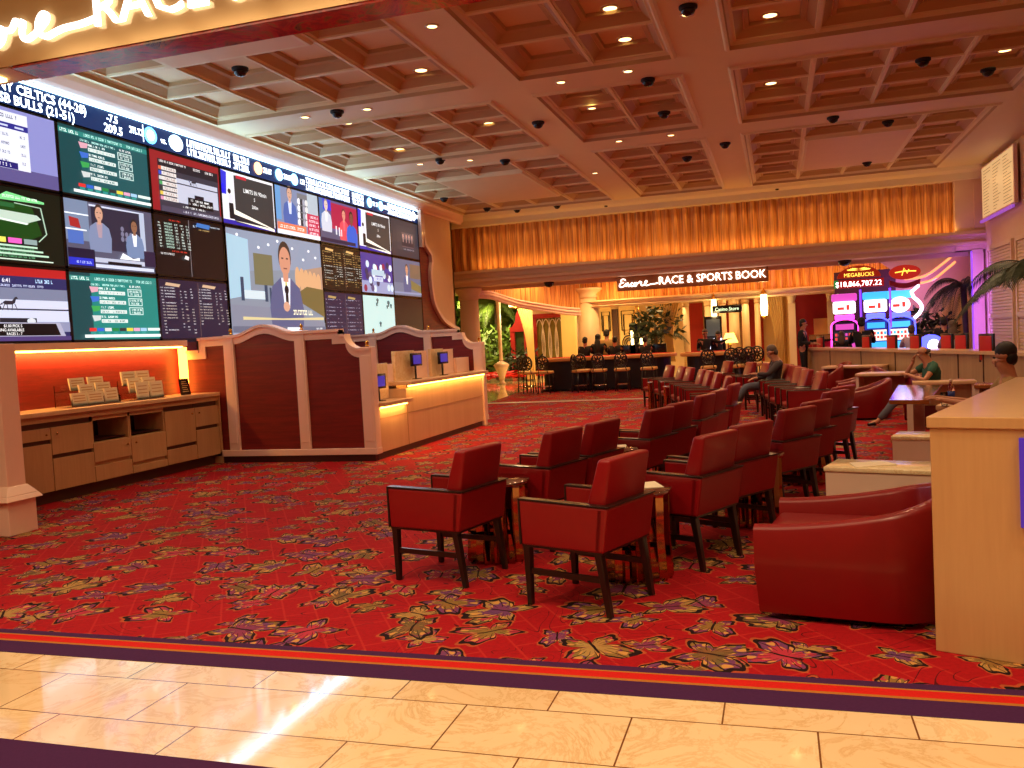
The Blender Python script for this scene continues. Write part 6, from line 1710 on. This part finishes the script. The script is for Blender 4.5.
q = MB(); q.rbox(-.48, .48, -.05, .05, -.13, .13, .03); q.build('board', 'black', t)
me, a_, b_, c0, c1 = text_mesh('Casino Store'); q = MB(); kx = .76 / (b_ - a_); q.add([(-.38 + (v.co.x - a_) * kx, -.056, -.05 + v.co.y * .16) for v in me.vertices], [tuple(p.vertices) for p in me.polygons]); q.build('lettering', ecol('D8F0C0', 2), t)
q = MB(); q.tube([(-.3, 0, .13), (-.3, 0, .3)], .01, 5); q.tube([(.3, 0, .13), (.3, 0, .3)], .01, 5); q.build('hanger', 'black', t)
a = atY(555, 299, 33); t = thing('hanging_sign', 'green lettered sign high above the lattice window', 'sign', (a.x, 33, a.z))
q = MB(); q.box(-.45, .45, -.04, .04, -.18, .16); q.build('board', ecol('C8E0A0', 1.3), t); q = MB(); q.box(-.38, .36, -.05, -.04, -.06, -.02); q.box(-.1, .1, -.05, -.04, -.02, .08); q.build('lettering', ecol('20502A', .8), t)

# garden -----------------------------------------------------------------
def bush(x, y, z, r, n, label, mat='leaf2', seed=1, flat=.8, cat='plant'):
    rnd = random.Random(seed); q = MB()
    for i in range(n):
        d = Vector((rnd.gauss(0, 1), rnd.gauss(0, 1), rnd.gauss(0, 1) * flat)).normalized() * r * rnd.uniform(.5, 1)
        c = Vector((0, 0, r * flat)) + Vector((d.x, d.y, d.z * flat)); L = rnd.uniform(.2, .42) * r * .9
        a1 = Vector((rnd.gauss(0, 1), rnd.gauss(0, 1), rnd.gauss(.3, .6))).normalized(); b1 = a1.cross(Vector((rnd.random(), rnd.random(), rnd.random())) + d).normalized()
        q.add([c, c + a1 * L * .5 + b1 * L * .22, c + a1 * L, c + a1 * L * .5 - b1 * L * .22], [(0, 1, 2, 3)])
    t = thing('leafy_bush', label, cat, (x, y, z)); q.build('foliage', mat, t)
    q = MB(); q.tube([(0, 0, -.02), (0, 0, r * flat)], r * .07, 6); q.build('stem', 'trunk', t); return t
def palm(x, y, z, h, n, L, label, mat='leaf', seed=1, droop=.7, az=None, lw=.05):
    rnd = random.Random(seed); t = thing('palm', label, 'palm tree', (x, y, z))
    q = MB(); q.tube([(0, 0, 0), (.03, 0, h * .5), (0, .03, h)], [.1, .07, .08], 10); q.build('trunk', 'trunk', t)
    for i in range(n):
        a = (2 * PI * i / n + rnd.uniform(-.2, .2)) if az is None else R_(az[i][0]); L_ = L * rnd.uniform(.85, 1.1); up = rnd.uniform(.2, .8) if az is None else az[i][1]
        q = MB(); pts_ = []
        for k in range(13):
            s_ = k / 12; rr = L_ * s_ * (1 - .15 * s_); zz = h + L_ * (up * s_ - droop * 1.35 * s_ * s_)
            pts_.append(Vector((rr * math.cos(a), rr * math.sin(a), zz)))
        q.tube(pts_, [.018 * (1 - .8 * k / 12) for k in range(13)], 5)
        for k in range(1, 42):
            s_ = k / 42 * 12; i0 = min(11, int(s_)); p0 = pts_[i0].lerp(pts_[i0 + 1], s_ - i0); d = (pts_[i0 + 1] - pts_[i0]).normalized()
            sd = d.cross(Vector((0, 0, 1))).normalized(); ll = L_ * .27 * math.sin(PI * (.12 + .8 * k / 42))
            for s2 in (-1, 1):
                e = p0 + (sd * s2 * .7 + d * .6 + Vector((0, 0, -.55))).normalized() * ll
                m_ = p0.lerp(e, .5) + Vector((0, 0, ll * .08)); w = d * lw * .27
                q.add([p0 - w * .4, m_ - w, e, m_ + w, p0 + w * .4], [(0, 1, 2, 3, 4)])
        q.build('frond', mat, t)
    return t
def gx(px, Y): return atY(px, 340, Y).x
palm(gx(497, 41), 41, 0, 3.6, 9, 2.2, 'tall green palm in the lit garden behind the white post', 'leaf2', 2)
palm(gx(513, 44), 44, 0, 2.6, 8, 2.0, 'lower palm in the lit garden', 'leaf2', 5)
bush(gx(486, 39), 39, 0, 1.6, 500, 'leafy garden bush right behind the round column', seed=3)
bush(gx(505, 40), 40, 0, 1.3, 420, 'leafy garden bush below the lantern', seed=6)
bush(gx(522, 36.5), 36.3, 0, .9, 420, 'dark leafy bush in front of the red gate', 'leaf', 8)
bush(gx(534, 36.5), 36.0, 0, .6, 200, 'small dark bush at the foot of the cream curtain', 'leaf', 9)
bush(gx(490, 46), 46, 1.8, 2.6, 600, 'high mass of garden foliage at the left opening', seed=12)
bush(gx(508, 48), 48, 1.6, 2.6, 500, 'far garden foliage behind the lantern', seed=13)
o = bush(gx(500, 36), 35.6, 0.05, 1.0, 520, 'bed of red flowers edging the garden', 'flower', 14, .35, 'flowers'); o.scale = (2.2, .6, .55)
palm(gx(654, 33), 33.4, 0, 1.6, 10, 1.5, 'dark green palm behind the gaming terminals', 'leaf', 21, .6)
bush(gx(656, 33), 33.0, 1.2, 1.0, 420, 'dark bushy plant left of the swagged curtain', 'leaf', 22)
# white lamp post with urn and lantern
t = thing('lamp_post', 'slender white post with a leafy urn base in the garden opening', 'lamp post', (gx(500, 33), 33, 0))
q = MB(); q.lathe([(.18, 0), (.1, .1), (.08, .5), (.07, 2), (.1, 3.4), (.06, 3.9)], (0, 0, 0), 14); q.build('shaft', 'white_lam', t)
q = MB(); q.lathe([(.12, 0), (.14, .15), (.26, .45), (.34, .6), (.24, .68), (.1, .75)], (0, 0, .15), 16, flute=.12); q.build('urn_base', 'white_lam', t)
lantern(516, 300, 33.5, .55, 'bright garden lantern hanging right of the white post', .6)
t = thing('garden_gate', 'small red pagoda like gate in the garden opening', 'gate', (gx(520, 37.6), 37.6, 0))
q = MB(); q.box(-.42, -.22, -.1, .1, 0, 2.1); q.box(.22, .42, -.1, .1, 0, 2.1); q.box(-.42, .42, -.12, .12, 2.1, 2.25); q.build('frame', 'red_wall', t)
q = MB(); q.prism([(-.5, 2.25), (-.3, 2.35), (-.16, 2.55), (-.1, 2.9), (0, 3.1), (.1, 2.9), (.16, 2.55), (.3, 2.35), (.5, 2.25)], -.12, .12, 'y'); q.build('pediment', 'red_wall', t)
q = MB(); q.box(-.22, .22, .02, .06, .2, 2.1); q.build('pane', simple('dark_green_glass', '3A4A2A', .2), t)

# ================================================================== RIGHT BACK
# violet lit column
t = thing('violet_column', 'square column glowing violet at the right end of the back opening', 'column', (5.0, 25.1, 0))
q = MB(); q.box(-.12, .14, -.1, .2, 0, 3.42); q.build('shaft', 'cream', t)
q = MB(); z = .4
while z < 3.3: q.box(-.13, .15, -.12, -.1, z, z + .035); z += .07
q.build('louvres', 'cream', t)
q = MB(); q.box(-.17, -.15, -.25, -.2, .2, 3.35); q.build('violet_tube', 'purple_led', t)
area((4.75, 24.4, 1.9), .1, 2.8, 26, (.32, .1, 1), (R_(90), 0, R_(-25)))
area((4.4, 27.5, 2.6), .5, 1.5, 60, (.6, .15, 1), (R_(120), 0, R_(60)))
# wall display
t = thing('wall_display', 'large pale tilted information board high on the right wall', 'screen', (5.1, 23.0, 4.1))
q = MB(); q.box(5.06, 5.14, 21.5, 24.6, 4.1, 5.4); wpart(q, 'frame', 'pink_trim', t, .01)
pt_ = Paint(21.56, 24.54, 4.14, 5.36, 'F0C890', X=5.06, power=.75)
pt_.mb = MB(); pt_.X = 5.055
m1 = emis('warm_paper_display', 'F4C486', .72); m2 = emis('warm_display_ink', 'B88A50', .6, False)
q = MB(); q.quad((5.055, 24.54, 4.14), (5.055, 21.56, 4.14), (5.055, 21.56, 5.36), (5.055, 24.54, 5.36)); wpart(q, 'lit_face', m1, t)
q = MB(); rr = random.Random(2)
for c_ in range(3):
    for r in range(15):
        y0 = 24.4 - c_ * .98; z = 5.25 - r * .075
        L_ = rr.uniform(.3, .8); q.quad((5.053, y0, z), (5.053, y0 - L_, z), (5.053, y0 - L_, z + .02), (5.053, y0, z + .02))
wpart(q, 'faint_lines', m2, t)
q = MB(); q.box(5.0, 5.06, 21.5, 24.6, 4.02, 4.08); wpart(q, 'violet_edge', emis('soft_violet_strip', '9A50C0', .9), t)
# curving lit cornices in the right opening
for k, (pp, l) in enumerate((([(905, 279, 27.8), (925, 276, 27.2), (945, 262, 26.6), (955, 254, 26.2), (972, 249, 25.7)], 'upper amber lit curving cornice near the violet column'), ([(915, 284, 28.0), (932, 280, 27.4), (948, 268, 26.8), (955, 262, 26.5)], 'lower amber lit curving cornice near the violet column'))):
    W_ = [tuple(atY(*p)) for p in pp]; o = MB().tube(cr(W_, 5), .035, 8).build('curved_cornice', emis('amber_lit_edge', 'FFA060', 1.5)); tag(o, l, 'moulding')
vs, fs = [], []
top_ = cr([tuple(atY(*p)) for p in [(880, 262, 28.3), (905, 277, 28.0), (925, 274, 27.4), (945, 260, 26.8), (958, 250, 26.4), (974, 246, 25.95)]], 6)
for c in top_: vs += [(c[0], c[1] + .1, c[2]), (c[0], c[1] + .1, 4.0)]
for i in range(len(top_) - 1): fs.append((2 * i, 2 * i + 2, 2 * i + 3, 2 * i + 1))
o = MB().add(vs, fs, 0, None, True).build('swooping_soffit', 'plaster'); tag(o, 'violet washed swooping bulkhead over the curved cornices', 'bulkhead')
o = panel('amber_curtain', 'amber lit curtain glimpsed under the palm on the right', 'curtain', 943, 954, 2.3, 0, 28.5, 'curtain_cream'); o = panel('amber_curtain', 'second amber lit curtain strip nearer the violet column', 'curtain', 959, 968, 2.3, 0, 28.5, 'curtain_cream')
mb = MB(); mb.box(atY(895, 340, 29.5).x, 9, 29.5, 29.6, 0, 4.2); o = mb.build('wall_panel', 'plaster'); tag(o, 'peach wall in violet light behind the right palm', 'wall panel')
palm(atY(965, 340, 26.3).x, 26.3, 0, 2.55, 12, 1.5, 'dark palm left of the violet column', 'leaf', 31, .75, lw=.06)
palm(atY(1048, 330, 17.5).x, 17.5, 0, 2.35, 11, 1.9, 'palm whose fronds enter from the right picture edge', 'leaf', 33, .62, lw=.07)
bush(atY(925, 340, 27.6).x, 27.6, .6, .9, 400, 'dim potted greenery right of the slot machines', 'leaf', 35)
t = thing('round_slot_cabinet', 'small round topped lit game cabinet behind the bar chairs', 'slot machine', (atY(931, 345, 21.6).x, 21.6, 0))
q = MB(); q.rbox(-.25, .25, -.2, .2, 0, 1.0, .03); q.build('cabinet', 'black', t)
q = MB(); q.prism([(.26 * math.cos(2 * PI * i / 20), 1.08 + .24 * math.sin(2 * PI * i / 20)) for i in range(20)], -.06, .06, 'y'); q.build('round_head', 'blue_led', t)
q = MB(); q.prism([(.05 + .13 * math.cos(2 * PI * i / 20), 1.06 + .15 * math.sin(2 * PI * i / 20)) for i in range(20)], -.08, -.06, 'y'); q.build('lit_disc', ecol('F4F0FF', 4), t)

# ================================================================== MORE LIGHTS
# drape washes
area((-2.1, 24.94, 3.92), 13.2, .05, 40, (1, .52, .14), (R_(155), 0, 0))
area((-2.1, 24.95, 5.14), 13, .06, 48, (1, .5, .14), (R_(-35), 0, 0))
area((-.9, 29.6, 3.0), 10, .1, 55, (1, .5, .14), (R_(150), 0, 0))
area((-6.8, 27.0, 3.2), 3.5, .1, 22, (1, .5, .2), (R_(150), 0, R_(35)))
for x, y, p in ((-7.5, 27.5, 160), (-5.2, 28.8, 130), (-3, 27.6, 120), (-.6, 27.6, 130), (1.5, 28, 90), (-6.5, 33.5, 420), (-4, 33.5, 380), (-1, 33, 360), (1.6, 33, 260), (-9.8, 34, 600), (-13.5, 39, 1000), (-16, 44, 1100), (-12, 36.5, 500), (2.5, 28.6, 90), (4.5, 27.5, 60), (-6.6, 31.6, 420), (-5.4, 28.6, 260), (-12.5, 38, 500)):
    spot(x, y, 4.15, p, (1, .72, .34) if x < -5 and y > 32 else (1, .6, .24), 140)  # unseen back room spots; those by thick column and garden added to brighten them
for px, Y, p in ((515, 33.2, 90), (714, 29.4, 18), (764, 29.4, 22), (730, 28.8, 8), (575, 31.5, 60)):  # last point has no lantern: unseen lamp added to brighten the columns there
    a = atY(px, 315, Y); l = bpy.data.lights.new('lantern_and_fill_light', 'POINT'); l.energy = p; l.color = (1, .72, .32); l.shadow_soft_size = .15; o = bpy.data.objects.new('lantern_and_fill_light', l); COL.objects.link(o); o.location = a
# cool spill of the screens
area((BX + .12, 14.5, 5.08), .1, 13.5, 48, (.42, .75, 1), (0, R_(250), 0))
area((BX + .1, 14.5, 3.6), 2.6, 13, 50, (.62, .72, 1), (0, R_(-90), 0))

w = bpy.data.worlds.new('world'); scene.world = w; w.use_nodes = True
w.node_tree.nodes['Background'].inputs[0].default_value = (.9, .45, .25, 1); w.node_tree.nodes['Background'].inputs[1].default_value = .12
